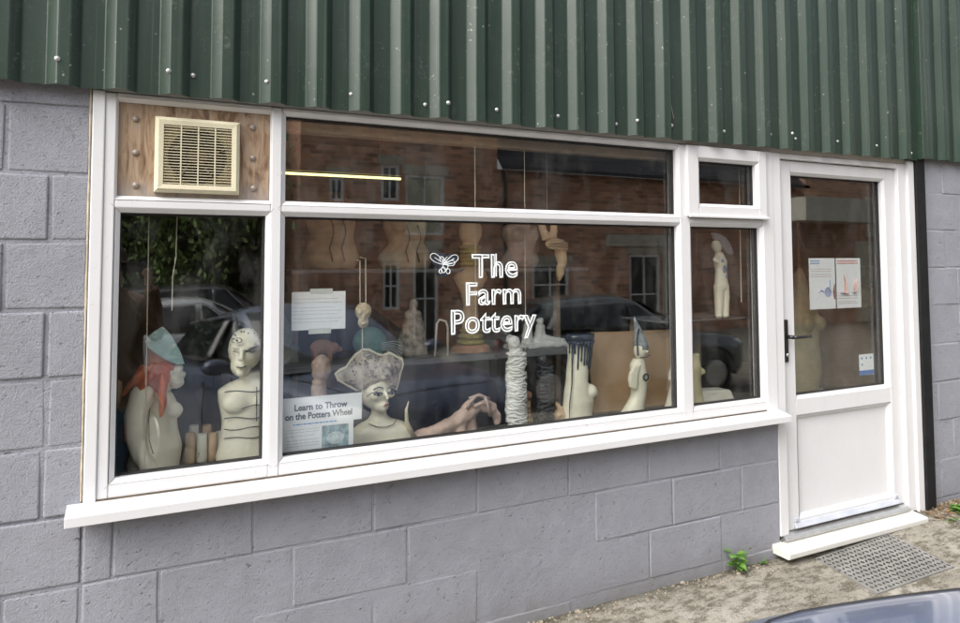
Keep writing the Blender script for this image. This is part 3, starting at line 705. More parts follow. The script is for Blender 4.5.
m_.tube([(.18, .22, 1.17), (.135, .22, 1.11), (.105, .23, 1.07)], [.03, .022, .01], 8, .6)
m_.build('hair', ORANGE, t, remesh=.005, disp=(.006, 30))
m_ = MB()
P = [(.233, 1.314), (.250, 1.296), (.268, 1.268), (.285, 1.235), (.299, 1.203), (.309, 1.172), (.290, 1.174), (.268, 1.184), (.246, 1.198), (.224, 1.214), (.204, 1.230), (.188, 1.247), (.180, 1.266), (.188, 1.283), (.208, 1.298)]
m_.loft([[(x, dy + .25 * (x - .18), z) for x, z in P] for dy in (.175, .183)])
m_.tube([(x, .179 + .25 * (x - .18), z) for x, z in P] + [(P[0][0], .179 + .25 * (P[0][0] - .18), P[0][1])], .0042, 6)
m_.build('visor_hat', TEAL, t, smooth=False)
m_ = MB(); m_.ell([(.235, .25, 1.15, .058, .05), (.225, .25, 1.19, .048, .045), (.215, .25, 1.23, .03, .03), (.21, .25, 1.27, .010, .01)]); m_.build('cap_band', ORANGE, t, smooth=True)
# blue vessel
t = thing('tall_vessel', 'tall dark blue glazed vessel with a cream rim cut off by the left frame', 'pot', (.07, .28, .752))
m_ = MB(); m_.ell([(.065, .28, .752, .045, .045), (.07, .28, .85, .058, .055), (.07, .28, .97, .052, .05), (.065, .28, 1.02, .035, .035)]); m_.build('body', BLUEG, t, smooth=True)
m_ = MB(); m_.ell([(.065, .28, 1.021, .037, .037), (.06, .28, 1.06, .045, .045), (.06, .28, 1.11, .042, .042), (.055, .28, 1.13, .02, .02)]); m_.build('neck', TAN, t, smooth=True)
# clay tubes
for k, (x, y, h_) in enumerate(((.345, .34, .13), (.388, .33, .125), (.428, .345, .12), (.36, .385, .15), (.41, .39, .145), (.46, .36, .12))):
    m_ = MB(); r_ = .0195; n_ = 18
    for (z0, z1, ra, rb) in ((.752, .752 + h_, r_, r_ * .96),):
        m_.loft([[(x + r * math.cos(a * 2 * math.pi / n_), y + r * math.sin(a * 2 * math.pi / n_), z) for a in range(n_)] for r, z in ((ra, z0), (ra * 1.04, z0 + .03), (ra, z0 + .06), (rb, z1), (rb * .72, z1), (rb * .7, z1 - .04))])
    props(m_.build('clay_tube', CREAM2 if k % 2 else TAN, None, smooth=True), 'short pale clay tube standing between the visor woman and the bald man', 'clay tube', 'clay tubes between the two left figures')
# bald man
t = thing('bald_torso_man', 'cream bust of a bald man with inked eye and dark seams across his chest', 'sculpture', (.54, .26, .752))
m_ = MB()
m_.ell([(.55, .27, .752, .115, .075), (.55, .27, .80, .112, .075), (.552, .27, .86, .098, .068), (.555, .27, .93, .098, .07), (.555, .27, 1.0, .112, .075), (.555, .27, 1.045, .115, .072), (.56, .27, 1.068, .085, .055), (.562, .27, 1.085, .04, .04), (.562, .27, 1.11, .038, .04)])
m_.ball((.505, .215, 1.0), .05, 1.1, .6, .8); m_.ball((.60, .215, 1.0), .05, 1.1, .6, .8)
m_.build('body', CREAM, t, remesh=.006)
m_ = MB(); m_.ball((.548, .255, 1.185), .062, .92, 1.05, 1.18); m_.ball((.532, .235, 1.135), .042, .85, .9, .95); m_.ball((.527, .205, 1.112), .016, 1, .8, .8)
m_.tube([(.530, .193, 1.19), (.526, .183, 1.168), (.523, .178, 1.155)], [.006, .009, .011], 8); m_.ball((.603, .26, 1.17), .016, .5, .8, 1.3)
m_.ball((.511, .200, 1.20), .016, 1.1, .5, .5); m_.ball((.556, .198, 1.20), .016, 1.1, .5, .5); m_.ball((.527, .190, 1.134), .014, 1.2, .6, .45)
rescale(m_.build('head', CREAM, t, remesh=.0045), (.55, .25, 1.085), 1.14, (-.008, 0, 0))
m_ = MB()
def arc(m_, cx, cz, r, a0, a1, y, rad=.0016, sx=1, sz=1): m_.tube([(cx + sx * r * math.cos(R(a0 + (a1 - a0) * k / 8)), y, cz + sz * r * math.sin(R(a0 + (a1 - a0) * k / 8))) for k in range(9)], rad, 5)
arc(m_, .512, 1.222, .014, 0, 360, .189, .0014, 1.2, .6); m_.ball((.512, .188, 1.222), .0045)
m_.tube([(.538, .193, 1.182), (.56, .190, 1.192), (.583, .197, 1.200)], [.003, .005, .003], 6)
m_.tube([(.538, .190, 1.188), (.56, .188, 1.180), (.58, .195, 1.185)], .002, 6)
m_.tube([(.502, .196, 1.187), (.518, .190, 1.182)], .002, 5); m_.tube([(.512, .186, 1.135), (.527, .182, 1.133), (.541, .187, 1.136)], .0018, 5)
for z_, sag, y_ in ((1.045, .004, .197), (.985, -.008, .188), (.945, .005, .196), (.905, -.004, .2), (.87, .004, .2)):
    m_.tube([(.462 + .02 * k, y_ + .0 + .0045 * (k - 5) ** 2 * .22, z_ + sag * math.sin(k * .9)) for k in range(10)], .0018, 5)
m_.tube([(.575, .194, 1.06), (.573, .185, 1.0), (.575, .189, .93)], .0018, 5)
for k in range(16):
    a = k * .75; m_.ball((.548 + .045 * math.cos(a), .222 - .006 * math.sin(k), 1.235 + .012 * math.sin(a * 1.7)), .003)
rescale(m_.build('ink_lines', INKC, t), (.55, .25, 1.085), 1.14, (-.008, 0, 0), 1.09)
for _o in [x for x in bpy.data.objects if x.parent is t]: rescale(_o, (.62, .25, .752), 1.025)
# hat bust
t = thing('hat_bust', 'cream woman bust with painted face under a wide mottled frilled hat', 'sculpture', (1.09, .24, .752))
m_ = MB()
m_.ell([(1.10, .25, .752, .155, .085), (1.10, .25, .80, .152, .082), (1.10, .25, .835, .138, .075), (1.095, .25, .862, .10, .06), (1.09, .25, .880, .05, .045), (1.088, .25, .90, .033, .036), (1.088, .248, .945, .032, .035)])
m_.build('shoulders', CREAM, t, remesh=.006)
m_ = MB(); m_.ball((1.09, .235, 1.0), .066, .93, 1.0, 1.15); m_.ball((1.103, .205, .945), .034, .95, .9, .9); m_.ball((1.107, .185, .935), .013)
m_.tube([(1.112, .172, .998), (1.115, .163, .980), (1.116, .160, .970)], [.005, .007, .0085], 8)
m_.ball((1.112, .170, .949), .0095, 1.2, .5, .5); m_.ball((1.075, .18, .985), .022, 1, .6, .8); m_.ball((1.135, .185, .985), .018, 1, .6, .8)
rescale(m_.build('head', CREAM, t, remesh=.0042), (1.09, .235, .89), 1.13, (-.022, .006, -.004))
m_ = MB()
for (ex, ey, w_) in ((1.082, .1655, .017), (1.136, .171, .013)):
    m_.tube([(ex - w_, ey + .004, .992), (ex - w_ * .3, ey - .001, .999), (ex + w_ * .5, ey, .998), (ex + w_, ey + .004, .992)], .0022, 6)
    m_.tube([(ex - w_, ey + .004, .991), (ex, ey, .986), (ex + w_, ey + .004, .991)], .0012, 5); m_.ball((ex, ey, .992), .0055, 1, .4, 1)
    m_.tube([(ex - w_ * 1.1, ey + .004, 1.010), (ex, ey - .001, 1.019), (ex + w_ * 1.1, ey + .002, 1.013)], .0021, 6)
m_.tube([(1.04, .178, .985), (1.055, .172, .997), (1.08, .166, 1.003)], .0012, 5)
rescale(m_.build('painted_eyes', INKC, t), (1.09, .235, .89), 1.13, (-.022, .006, -.004))
m_ = MB(); m_.ball((1.1125, .1645, .9505), .0082, 1.15, .45, .5); rescale(m_.build('lips', M('lip_red', (.38, .08, .07), .4), t, smooth=True), (1.09, .235, .89), 1.13, (-.022, .006, -.004))
m_ = MB(); m_.tube([(1.03, .205, .875), (1.06, .185, .862), (1.095, .178, .858), (1.13, .185, .864), (1.15, .20, .878)], .0018, 6); m_.build('necklace', M('necklace_brown', (.16, .10, .07), .5), t)
P = [(1.015, 1.03), (.98, 1.018), (.945, 1.04), (.905, 1.065), (.895, 1.09), (.915, 1.105), (.94, 1.115), (.955, 1.14), (.975, 1.165), (1.005, 1.185), (1.03, 1.183), (1.06, 1.165), (1.09, 1.155), (1.12, 1.165), (1.155, 1.145), (1.18, 1.135), (1.187, 1.11), (1.175, 1.08), (1.165, 1.04), (1.155, 1.005), (1.13, 1.02), (1.09, 1.045), (1.05, 1.035)]
m_ = MB(); c_ = (1.06, 1.09)
rings = []
for s_, y_ in ((1.0, .215), (1.0, .20), (.86, .178), (.5, .160), (.1, .158)): rings.append([(c_[0] + (x - c_[0]) * s_, y_ + (.03 * abs(x - c_[0]) / .17 * s_), c_[1] + (z - c_[1]) * s_) for x, z in P])
m_.loft(rings)
m_.build('frilled_hat', HATM, t, remesh=.005, disp=(.009, 28))
m_ = MB(); rr = [Vector((x, .200 + .03 * abs(x - c_[0]) / .17, z)) for x, z in P]; m_.tube(rr + [rr[0]], .0065, 8); m_.build('hat_rim', CREAM, t, smooth=True)
m_ = MB(); rr_ = random.Random(5)
for k in range(26):
    x, z = rr_.uniform(.95, 1.15), rr_.uniform(1.06, 1.15); m_.ball((x, .171 + .012 * abs(x - 1.06) / .1, z), rr_.uniform(.002, .004), seg=8)
m_.build('hat_spots', INKC, t)
# horned creature
t = thing('horned_creature', 'mottled clay beast lying down with a curved horn and roped pink head', 'sculpture', (1.42, .24, .752))
m_ = MB(); m_.tube([(1.20, .23, .775), (1.28, .24, .782), (1.36, .245, .80), (1.44, .25, .825), (1.50, .25, .86), (1.545, .25, .90)], [.030, .033, .031, .033, .038, .040], 14)
m_.ball((1.60, .25, .885), .038, 1.4, .9, .8); m_.tube([(1.47, .25, .83), (1.47, .25, .76)], [.034, .03]); m_.tube([(1.52, .25, .86), (1.535, .26, .76)], [.03, .024]); m_.tube([(1.62, .25, .88), (1.655, .25, .84), (1.66, .25, .80)], [.03, .022, .016])
m_.build('body', PINKC, t, remesh=.006, disp=(.006, 35))
m_ = MB(); m_.tube([(1.235, .21, .79), (1.21, .20, .83), (1.195, .195, .87), (1.192, .19, .92), (1.202, .19, .955)], [.014, .012, .0095, .0065, .002], 10); m_.build('horn', M('horn_cream', (.62, .54, .40), .4, var=.25, vs=20), t, smooth=True)
m_ = MB()
for (a, b, c) in (((1.50, .215, .935), (1.545, .205, .95), (1.60, .215, .925)), ((1.52, .205, .90), (1.56, .20, .915), (1.60, .205, .90)), ((1.575, .205, .94), (1.585, .195, .90), (1.60, .205, .85)), ((1.49, .215, .89), (1.50, .205, .92), (1.53, .21, .945))): m_.tube([a, b, c], .008, 8)
m_.build('ropes', M('pink_rope_clay', (.52, .38, .32), .5), t, smooth=True)
# wrapped figures
def wrapped(name, lab, x, y, z0, h_, r0, mat, headr, lean=0):
    t = thing(name, lab, 'sculpture', (x, y, z0))
    m_ = MB(); N = 12
    m_.ell([(x + lean * k / N + .006 * math.sin(k * 1.3), y, z0 + h_ * .82 * k / N, r0 * (.86 + .22 * math.sin(math.pi * (k + 2) / (N + 3)) + .04 * math.sin(k * 2.7)), r0 * .8) for k in range(N + 1)])
    m_.build('core', mat, t, remesh=.006, disp=(.005, 60))
    m_ = MB(); r_ = random.Random(int(x * 1000)); 
    for k in range(30):
        zc = z0 + .015 + h_ * .8 * (k + r_.random() * .5) / 31; tl = r_.uniform(-.022, .022); a0 = r_.uniform(-.4, .4)
        cx_ = x + lean * (zc - z0) / h_
        m_.tube([(cx_ + (r0 * 1.04) * math.cos(R(180 + 18 * j)), y + (r0 * .86) * math.sin(R(180 + 18 * j)), zc + tl * math.cos(R(18 * j)) + .004 * math.sin(j * 1.7 + a0 * 9)) for j in range(11)], [r_.uniform(.003, .0075) for _ in range(11)], 7)
    m_.build('wrapping', mat, t, smooth=True, disp=(.003, 90))
    m_ = MB(); m_.ball((x + lean - .012, y - .005, z0 + h_ * .92), headr, 1, 1, 1.12); m_.ball((x + lean, y, z0 + h_ * .83), headr * 1.15, 1, .9, .7)
    m_.build('head', mat, t, remesh=.005, disp=(.004, 70))
    return t
wrapped('wrapped_figure', 'tall white rope wrapped column figure with a bare round head', 1.765, .26, .752, .455, .048, WHITEC, .030)
wrapped('wrapped_figure', 'shorter black wrapped column figure behind the tall white one', 1.952, .31, .752, .345, .042, BLACKC, .024)
# small pieces
t = thing('clay_bird_stand', 'small perforated buff clay piece with an orange knob between the wrapped figures', 'ornament', (1.865, .34, .752))
m_ = MB(); m_.ell([(1.865, .34, .752, .035, .03), (1.862, .34, .82, .03, .026), (1.872, .34, .875, .016, .016)]); m_.build('stem', TAN, t, remesh=.005, disp=(.006, 50))
m_ = MB(); m_.ball((1.868, .33, .90), .022); m_.build('knob', TERRA, t, smooth=True)
m_ = MB()
for k in range(12): m_.ball((1.85 + .012 * (k % 3), .311, .775 + .022 * (k // 3)), .0035, seg=8)
m_.build('holes', INKC, t)
t = thing('curled_leaf_ornament', 'curled buff clay leaf lying right of the black wrapped figure', 'ornament', (2.04, .30, .752))
m_ = MB(); m_.ball((2.035, .31, .80), .03, .8, .7, 1.4, (0, .5, 0)); m_.ball((2.055, .30, .785), .022, 1, .8, 1.2, (0, -.4, 0)); m_.tube([(2.03, .31, .83), (2.015, .30, .86)], [.015, .004]); m_.build('leaf', TAN, t, remesh=.005, disp=(.008, 40))
# drip figure: lower body / hips and bust turned right with dark glaze running down
t = thing('drip_glazed_torso', 'cream nude torso with dark blue glaze dripping down from its flat top', 'sculpture', (2.15, .30, .752))
m_ = MB()
m_.ell([(2.135, .30, .752, .082, .055), (2.137, .30, .80, .084, .056), (2.145, .30, .855, .085, .06), (2.14, .30, .90, .075, .055), (2.135, .30, .95, .060, .05), (2.14, .30, 1.01, .060, .048), (2.15, .30, 1.07, .062, .046), (2.155, .30, 1.13, .068, .046), (2.16, .30, 1.17, .075, .048), (2.16, .30, 1.182, .072, .046)])
m_.ball((2.20, .285, .895), .046, 1, .9, .9)
m_.build('body', CREAM, t, remesh=.006)
m_ = MB(); m_.ell([(2.16, .30, 1.145, .076, .051), (2.16, .30, 1.17, .079, .053), (2.16, .30, 1.188, .077, .051), (2.158, .30, 1.192, .05, .03)])
r_ = random.Random(2)
for k in range(11):
    a = R(195 + 15 * k); L = r_.choice((.06, .10, .14, .19, .08, .24 if k == 2 else .12)); cx_, cy_ = 2.158, .30; pts = []
    for j in range(9):
        z_ = 1.155 - L * j / 8; f_ = (1.182 - z_) / .25; rx = .0715 - .012 * min(1, f_); pts.append((cx_ - .018 * min(1.2, f_) + (rx + .001) * math.cos(a), cy_ + (.0485 + .002) * math.sin(a), z_))
    m_.tube(pts, [.011, .009, .006, .005, .0045, .004, .004, .005, .003], 7)
m_.tube([(2.095, .27, 1.15), (2.085, .262, 1.05), (2.078, .255, .95), (2.06, .25, .85), (2.058, .25, .78)], [.008, .004, .003, .003, .001], 6)
m_.build('drips', DRIP, t, smooth=True)
# brown board
mb = MB(); mb.loft([[(2.315, y, .752), (2.90, y - .0, .752), (2.885, y + .02, 1.165), (2.30, y + .02, 1.175)] for y in (.42, .426)])
props(mb.build('brown_board', CARD, None), 'plain brown sheet of board standing behind the cone hatted woman', 'board')
# cone-hat woman
t = thing('cone_hat_woman', 'slim white figure with a tall pointed grey streaked hat before the brown board', 'sculpture', (2.53, .30, .752))
m_ = MB(); m_.ell([(2.485, .31, .752, .075, .045), (2.50, .31, .79, .058, .042), (2.525, .31, .84, .045, .038), (2.535, .31, .90, .043, .037), (2.53, .31, .96, .048, .038), (2.525, .31, 1.01, .045, .034), (2.53, .31, 1.04, .030, .026)])
m_.ball((2.572, .30, .935), .022); m_.build('body', CREAM, t, remesh=.005)
m_ = MB(); P = [(2.515, 1.02), (2.475, 1.005), (2.445, .975), (2.438, .94), (2.445, .90), (2.475, .885), (2.488, .90), (2.49, .96)]
m_.loft([[(x, y, z) for x, z in P] for y in (.262, .285)]); m_.build('raised_sleeve', CREAM, t, bevel=.006)
m_ = MB(); m_.ball((2.533, .30, 1.085), .040, .85, .9, 1.2); m_.tube([(2.548, .265, 1.09), (2.553, .258, 1.075)], [.005, .008], 8); m_.build('head', CREAM, t, remesh=.0045)
m_ = MB(); m_.tube([(2.545, .305, 1.09), (2.54, .305, 1.13), (2.53, .305, 1.18), (2.515, .31, 1.235), (2.508, .31, 1.262)], [.044, .036, .024, .010, .003], 14); m_.build('pointed_hat', M('streaked_hat', (.33, .36, .38), .4, var=.5, vs=26), t, smooth=True)
m_ = MB(); m_.tube([(2.508, .262, 1.05), (2.535, .25, 1.052), (2.57, .262, 1.06)], .003, 6); m_.tube([(2.505, .27, 1.20), (2.492, .268, 1.14), (2.498, .27, 1.06)], .004, 6)
arc(m_, 2.545, 1.10, .012, 200, 340, .258, .0014); arc(m_, 2.56, 1.08, .008, 200, 340, .262, .0014)
arc(m_, 2.547, .945, .017, 0, 360, .268, .005); m_.build('ink_lines', INKC, t)
# right figures by the board edge
def slim(name, lab, x, y, h_, mat, sc=1.0, flip=1):
    t = thing(name, lab, 'sculpture', (x, y, .752)); m_ = MB()
    m_.ell([(x - flip * .015, y, .752, .06 * sc, .045), (x, y, .752 + h_ * .25, .05 * sc, .04), (x + flip * .006, y, .752 + h_ * .5, .038 * sc, .034), (x, y, .752 + h_ * .72, .044 * sc, .036), (x - flip * .008, y, .752 + h_ * .88, .024 * sc, .022), (x - flip * .008, y, .752 + h_ * .98, .022 * sc, .022), (x - flip * .008, y, .752 + h_, .006, .006)])
    m_.ball((x - flip * .04 * sc, y - .02, .752 + h_ * .66), .024 * sc)
    m_.build('body', mat, t, remesh=.006); return t
slim('slim_torso', 'pale slim torso leaning at the right end of the brown board', 2.80, .33, .25, CREAM2, 1.0)
slim('slim_torso', 'yellowish slim torso half hidden behind the white mullion', 2.885, .27, .30, M('yellow_cream', (.62, .55, .33), .5), .8, -1)
# hanging winged figure
t = thing('hanging_figure', 'cream painted figure with a grey wing hat hanging in the narrow right pane', 'sculpture', (3.07, .42, 1.23))
m_ = MB(); x = 3.085
for dx, fx in ((-.022, -.01), (.024, .0)): m_.tube([(x + dx * .8, .42, 1.41), (x + dx, .418, 1.34), (x + dx + fx * .3, .42, 1.25), (x + dx + fx, .41, 1.232)], [.030, .026, .021, .018], 12)
m_.ell([(x, .42, 1.39, .045, .032), (x, .42, 1.44, .040, .03), (x, .42, 1.49, .036, .028), (x - .004, .42, 1.545, .045, .03), (x - .01, .42, 1.58, .028, .022), (x - .02, .42, 1.60, .018, .018)])
m_.tube([(x - .04, .41, 1.56), (x - .075, .39, 1.55), (x - .06, .375, 1.535)], [.018, .013, .010], 10)
m_.build('body', CREAM, t, remesh=.006)
m_ = MB(); m_.ball((x - .04, .41, 1.625), .032, .85, .9, 1.15, (0, -.4, 0)); m_.build('head', CREAM, t, remesh=.005)
m_ = MB(); P = [(x - .075, 1.70), (x - .03, 1.695), (x + .02, 1.675), (x + .055, 1.64), (x + .075, 1.59), (x + .06, 1.575), (x + .02, 1.60), (x - .02, 1.635), (x - .06, 1.665)]
m_.loft([[(a, y, b) for a, b in P] for y in (.395, .42)]); m_.build('wing_hat', M('grey_wing', (.33, .35, .40), .5, var=.3, vs=20), t, bevel=.006)
m_ = MB(); m_.ball((x - .005, .388, 1.50), .014, 1, .3, 1.6); m_.ball((x + .012, .39, 1.46), .009, 1, .3, 1.3); m_.ball((x - .015, .39, 1.545), .012, 1, .3, .8); m_.build('blue_marks', M('blue_marks', (.25, .30, .48), .4, var=.4, vs=40), t)
t.location += Vector((-.045, -.20, .01))
t = props((lambda m_: (m_.loft([[(2.94, .28, .752), (3.20, .28, .752), (3.20, .42, .752), (2.94, .42, .752)], [(2.955, .29, .835), (3.17, .29, .825), (3.17, .40, .825), (2.955, .40, .835)]]), m_.build('clay_block', CREAM2, None, bevel=.015, seg=3))[1])(MB()), 'low pale clay block on the sill in the narrow right pane', 'clay block')
# mask hanging near the glass
t = thing('hanging_mask', 'small buff clay mask hanging on twin cords beside the typed notice', 'mask', (.975, .10, 1.28))
m_ = MB(); m_.ball((.975, .105, 1.355), .036, 1, .45, 1.0); m_.ball((.975, .103, 1.31), .024, 1, .5, 1.1); m_.ball((.975, .09, 1.335), .008, .8, 1, 1.4)
for s_ in (-1, 1): m_.ball((.975 + s_ * .014, .091, 1.35), .009, 1.1, .5, .7)
m_.ball((.975, .088, 1.305), .009, 1.2, .6, .6); m_.build('face', M('mask_clay', (.50, .42, .28), .6, var=.35, vs=40, bs=.4), t, remesh=.004)
m_ = MB(); m_.tube([(.962, .105, 1.385), (.960, .105, 1.56), (.945, .105, 1.565)], .0022, 6); m_.tube([(.986, .105, 1.385), (.984, .105, 1.57), (.960, .105, 1.575)], .0022, 6); m_.tube([(.972, .105, 1.29), (.972, .105, .95)], .0018, 6); m_.build('cords', CORD, t)
# shelf things, left to right
Z1S, Z2S = 1.075, 1.52
t = thing('draped_form', 'tall grey green draped clay form at the left end of the low shelf', 'sculpture', (.77, .78, Z1S))
m_ = MB(); m_.ell([(.77, .78, Z1S, .085, .07), (.775, .78, 1.15, .075, .065), (.765, .78, 1.25, .05, .05), (.76, .78, 1.32, .02, .025)]); m_.build('drape', M('grey_green_glaze', (.22, .24, .19), .5, var=.35, vs=14), t, remesh=.008, disp=(.015, 22))
t = thing('clay_pig', 'small terracotta pig standing on the low shelf', 'ornament', (.95, .72, Z1S))
m_ = MB(); m_.ball((.95, .72, 1.145), .045, 1.35, .8, .85); m_.ball((1.005, .71, 1.14), .028); m_.tube([(1.02, .71, 1.135), (1.045, .71, 1.13)], [.014, .013])
for dx in (-.035, .035):
    for dy in (-.02, .02): m_.tube([(.95 + dx, .72 + dy, 1.13), (.95 + dx, .72 + dy, Z1S)], [.015, .010])
m_.build('body', TERRA, t, remesh=.005)
t = thing('small_clay_head', 'small pinkish clay head on a neck behind the course poster', 'sculpture', (.85, .33, .752))
m_ = MB(); m_.ell([(.845, .33, .752, .05, .045), (.845, .33, .95, .034, .032), (.85, .33, 1.05, .032, .03)]); m_.ball((.855, .325, 1.105), .048, .85, .9, 1.2); m_.ball((.885, .30, 1.095), .012); m_.build('head', PINKC, t, remesh=.006, disp=(.008, 40))
t = thing('helmet_head', 'dark teal glazed head shape on the low shelf behind the frilled hat', 'sculpture', (1.20, .76, Z1S))
m_ = MB(); m_.ball((1.20, .76, 1.15), .085, 1.05, .8, .95); m_.ell([(1.2, .76, Z1S, .07, .06), (1.2, .76, 1.10, .07, .06)]); m_.build('head', DTEAL, t, remesh=.006)
m_ = MB(); 
for k in range(6): m_.tube([(1.24, .70, 1.15 - .006 * k), (1.30, .68, 1.16 - .012 * k), (1.34, .67, 1.15 - .018 * k)], .0018, 5)
m_.build('whiskers', M('pale_whisker', (.5, .6, .58), .5), t)
t = thing('robed_woman', 'mottled brown and white robed clay woman on the low shelf', 'sculpture', (1.42, .74, Z1S))
m_ = MB(); m_.ell([(1.42, .74, Z1S, .085, .06), (1.42, .74, 1.16, .072, .055), (1.425, .74, 1.24, .052, .045), (1.425, .74, 1.29, .045, .04), (1.425, .74, 1.31, .02, .02)]); m_.ball((1.425, .735, 1.335), .026, .9, 1, 1.2); m_.build('robe', M('mottled_robe', (.42, .36, .30), .5, var=.75, vs=22), t, remesh=.006, disp=(.006, 40))
t = thing('wire_frame_piece', 'small pale bent frame standing beside the robed clay woman', 'ornament', (1.55, .64, Z1S))
m_ = MB(); m_.tube([(1.505, .64, Z1S), (1.515, .64, 1.24), (1.53, .64, 1.26), (1.565, .64, 1.25), (1.575, .64, 1.22), (1.575, .64, Z1S)], .006, 8); m_.build('frame', CREAM2, t, smooth=True)
t = thing('stacked_vase', 'tall buff column vase with coiled yellow neck and round top on the low shelf', 'vase', (1.76, .76, Z1S))
m_ = MB()
m_.ell([(1.76, .76, Z1S, .11, .09), (1.76, .76, 1.10, .105, .085), (1.76, .76, 1.112, .08, .07)]); m_.build('base', TERRA, t, smooth=False)
m_ = MB(); m_.ell([(1.76, .76, 1.113, .065, .06), (1.76, .76, 1.15, .055, .05), (1.76, .76, 1.2, .045, .042), (1.76, .76, 1.32, .04, .04), (1.76, .76, 1.40, .06, .055), (1.76, .76, 1.47, .095, .085), (1.76, .76, 1.50, .085, .08), (1.76, .76, 1.53, .05, .05)]); m_.build('shaft', TAN, t, smooth=True)
YC = M('yellow_coil', (.42, .34, .10), .5, var=.3, vs=20)
for zz in (1.125, 1.155, 1.185): 
    m_ = MB(); r0 = .066 - (zz - 1.125) * .25; m_.tube([(1.76 + r0 * math.cos(R(a)), .76 + r0 * math.sin(R(a)), zz) for a in range(0, 375, 15)], .012, 8); m_.build('coil', YC, t, smooth=True)
for k in range(5):
    m_ = MB(); r0 = .047; zz = 1.545 + k * .022; m_.tube([(1.76 + r0 * math.cos(R(a)), .76 + r0 * math.sin(R(a)), zz) for a in range(0, 375, 15)], .012, 8); m_.build('coil', YC, t, smooth=True)
m_ = MB(); m_.ball((1.76, .76, 1.72), .072, .9, .9, 1.1); m_.ell([(1.76, .76, 1.5, .042, .042), (1.76, .76, 1.7, .042, .042)]); m_.build('top', TAN, t, smooth=True)
t = thing('white_group', 'white clay group of two seated figures and a ball on the low shelf', 'sculpture', (2.13, .72, Z1S))
m_ = MB(); m_.box(1.98, 2.33, .68, .80, Z1S, Z1S + .022)
for (x, h_, r_) in ((2.10, .17, .030), (2.18, .15, .034)):
    m_.ell([(x, .74, Z1S, r_ * 1.3, r_ * 1.2), (x, .74, Z1S + h_ * .4, r_, r_), (x + .004, .74, Z1S + h_ * .75, r_ * .8, r_ * .8), (x, .74, Z1S + h_ * .85, r_ * .5, r_ * .5)]); m_.ball((x, .735, Z1S + h_ * .95), .022)
m_.ball((1.985, .72, Z1S + .05), .030); m_.tube([(2.2, .72, Z1S + .05), (2.27, .7, Z1S + .035), (2.32, .7, Z1S + .03)], [.022, .018, .014]); m_.build('figures', WHITEC, t, remesh=.006, disp=(.006, 60))
# torsos on/above high shelf
def torso(lab, x, y, z0, h_, wd, mat, lines_=True, hip=1.0):
    h_ *= .82
    t = thing('clay_torso', lab, 'sculpture', (x, y, z0)); m_ = MB()
    m_.ell([(x, y, z0, wd * .42 * hip, wd * .3), (x, y, z0 + h_ * .15, wd * .5 * hip, wd * .34), (x + .01, y, z0 + h_ * .4, wd * .36, wd * .26), (x, y, z0 + h_ * .65, wd * .44, wd * .3), (x, y, z0 + h_ * .85, wd * .46, wd * .26), (x, y, z0 + h_ * .95, wd * .22, wd * .18), (x, y, z0 + h_, wd * .14, wd * .13)])
    for s_ in (-1, 1): m_.ball((x + s_ * wd * .2, y - wd * .24, z0 + h_ * .68), wd * .17)
    m_.build('body', mat, t, remesh=.008, disp=(.006, 18))
    if lines_:
        m_ = MB()
        for dx in (-.02, .04): m_.tube([(x + dx + .008 * math.sin(k * 1.4), y - wd * .3 - .012 - (.02 if 3 < k < 8 else 0), z0 + h_ * (.95 - .085 * k)) for k in range(11)], .004, 6)
        m_.build('seams', M('seam_brown', (.12, .06, .04), .7), t)
    return t
torso('large buff clay torso with two dark seams behind the typed notice', 1.02, .86, Z2S, .48, .30, TAN)
torso('buff clay torso with flared skirt left of the bee emblem', 1.42, .86, Z2S, .42, .27, TAN, True, 1.15)
torso('pinkish buff clay torso behind the word The, turned sideways', 2.12, .86, Z2S, .34, .24, PINKC, False)
t = thing('hanging_goat_legs', 'pair of bony buff clay legs hanging over a roped clay head', 'sculpture', (2.10, .45, 1.45))
m_ = MB()
m_.tube([(2.015, .45, 1.80), (2.03, .45, 1.73), (2.055, .45, 1.67)], [.012, .020, .026]); m_.tube([(2.10, .45, 1.80), (2.10, .45, 1.73), (2.09, .45, 1.67)], [.012, .022, .026])
m_.ball((2.11, .45, 1.645), .048, 1.3, .8, .6); m_.tube([(2.14, .45, 1.62), (2.15, .45, 1.55), (2.135, .45, 1.48), (2.13, .45, 1.45)], [.034, .028, .018, .006]); m_.build('legs', TAN, t, remesh=.006, disp=(.007, 40))
m_ = MB()
for k in range(4): m_.tube([(2.05, .41, 1.66 - .012 * k), (2.10, .402, 1.67 - .016 * k), (2.16, .41, 1.65 - .01 * k)], .0045, 6)
m_.build('ropes', M('rope_clay', (.50, .42, .28), .6), t, smooth=True)
m_ = MB(); m_.cyl((2.06, .45, 1.78), (2.06, .45, 2.62), .0015, n=6); m_.build('cord', CORD, t)
# behind the door glass
t = thing('cream_coat_torso', 'large yellowish clay torso standing behind the door handle', 'sculpture', (4.45, .9, .04))
m_ = MB(); x, y = 4.47, .9
m_.ell([(x, y, .62, .12, .1), (x, y, .75, .16, .12), (x - .01, y, .95, .15, .11), (x - .02, y, 1.10, .17, .12), (x - .01, y, 1.22, .14, .10), (x, y, 1.32, .06, .06), (x, y, 1.42, .05, .05), (x, y, 1.5, .02, .02)]); m_.ball((x - .06, y - .09, 1.1), .06); m_.ball((x + .07, y - .09, 1.1), .06)
m_.build('body', M('yellow_buff', (.55, .47, .28), .6, var=.2), t, remesh=.01)
m_ = MB(); m_.box(x - .17, x + .17, y - .15, y + .15, .04, .62); m_.build('plinth', M('plinth_white', (.5, .5, .48), .6), t, bevel=.01)
t = thing('brown_drum_column', 'brown clay drum shaped column behind the flyers in the door', 'sculpture', (5.25, 1.1, .04))
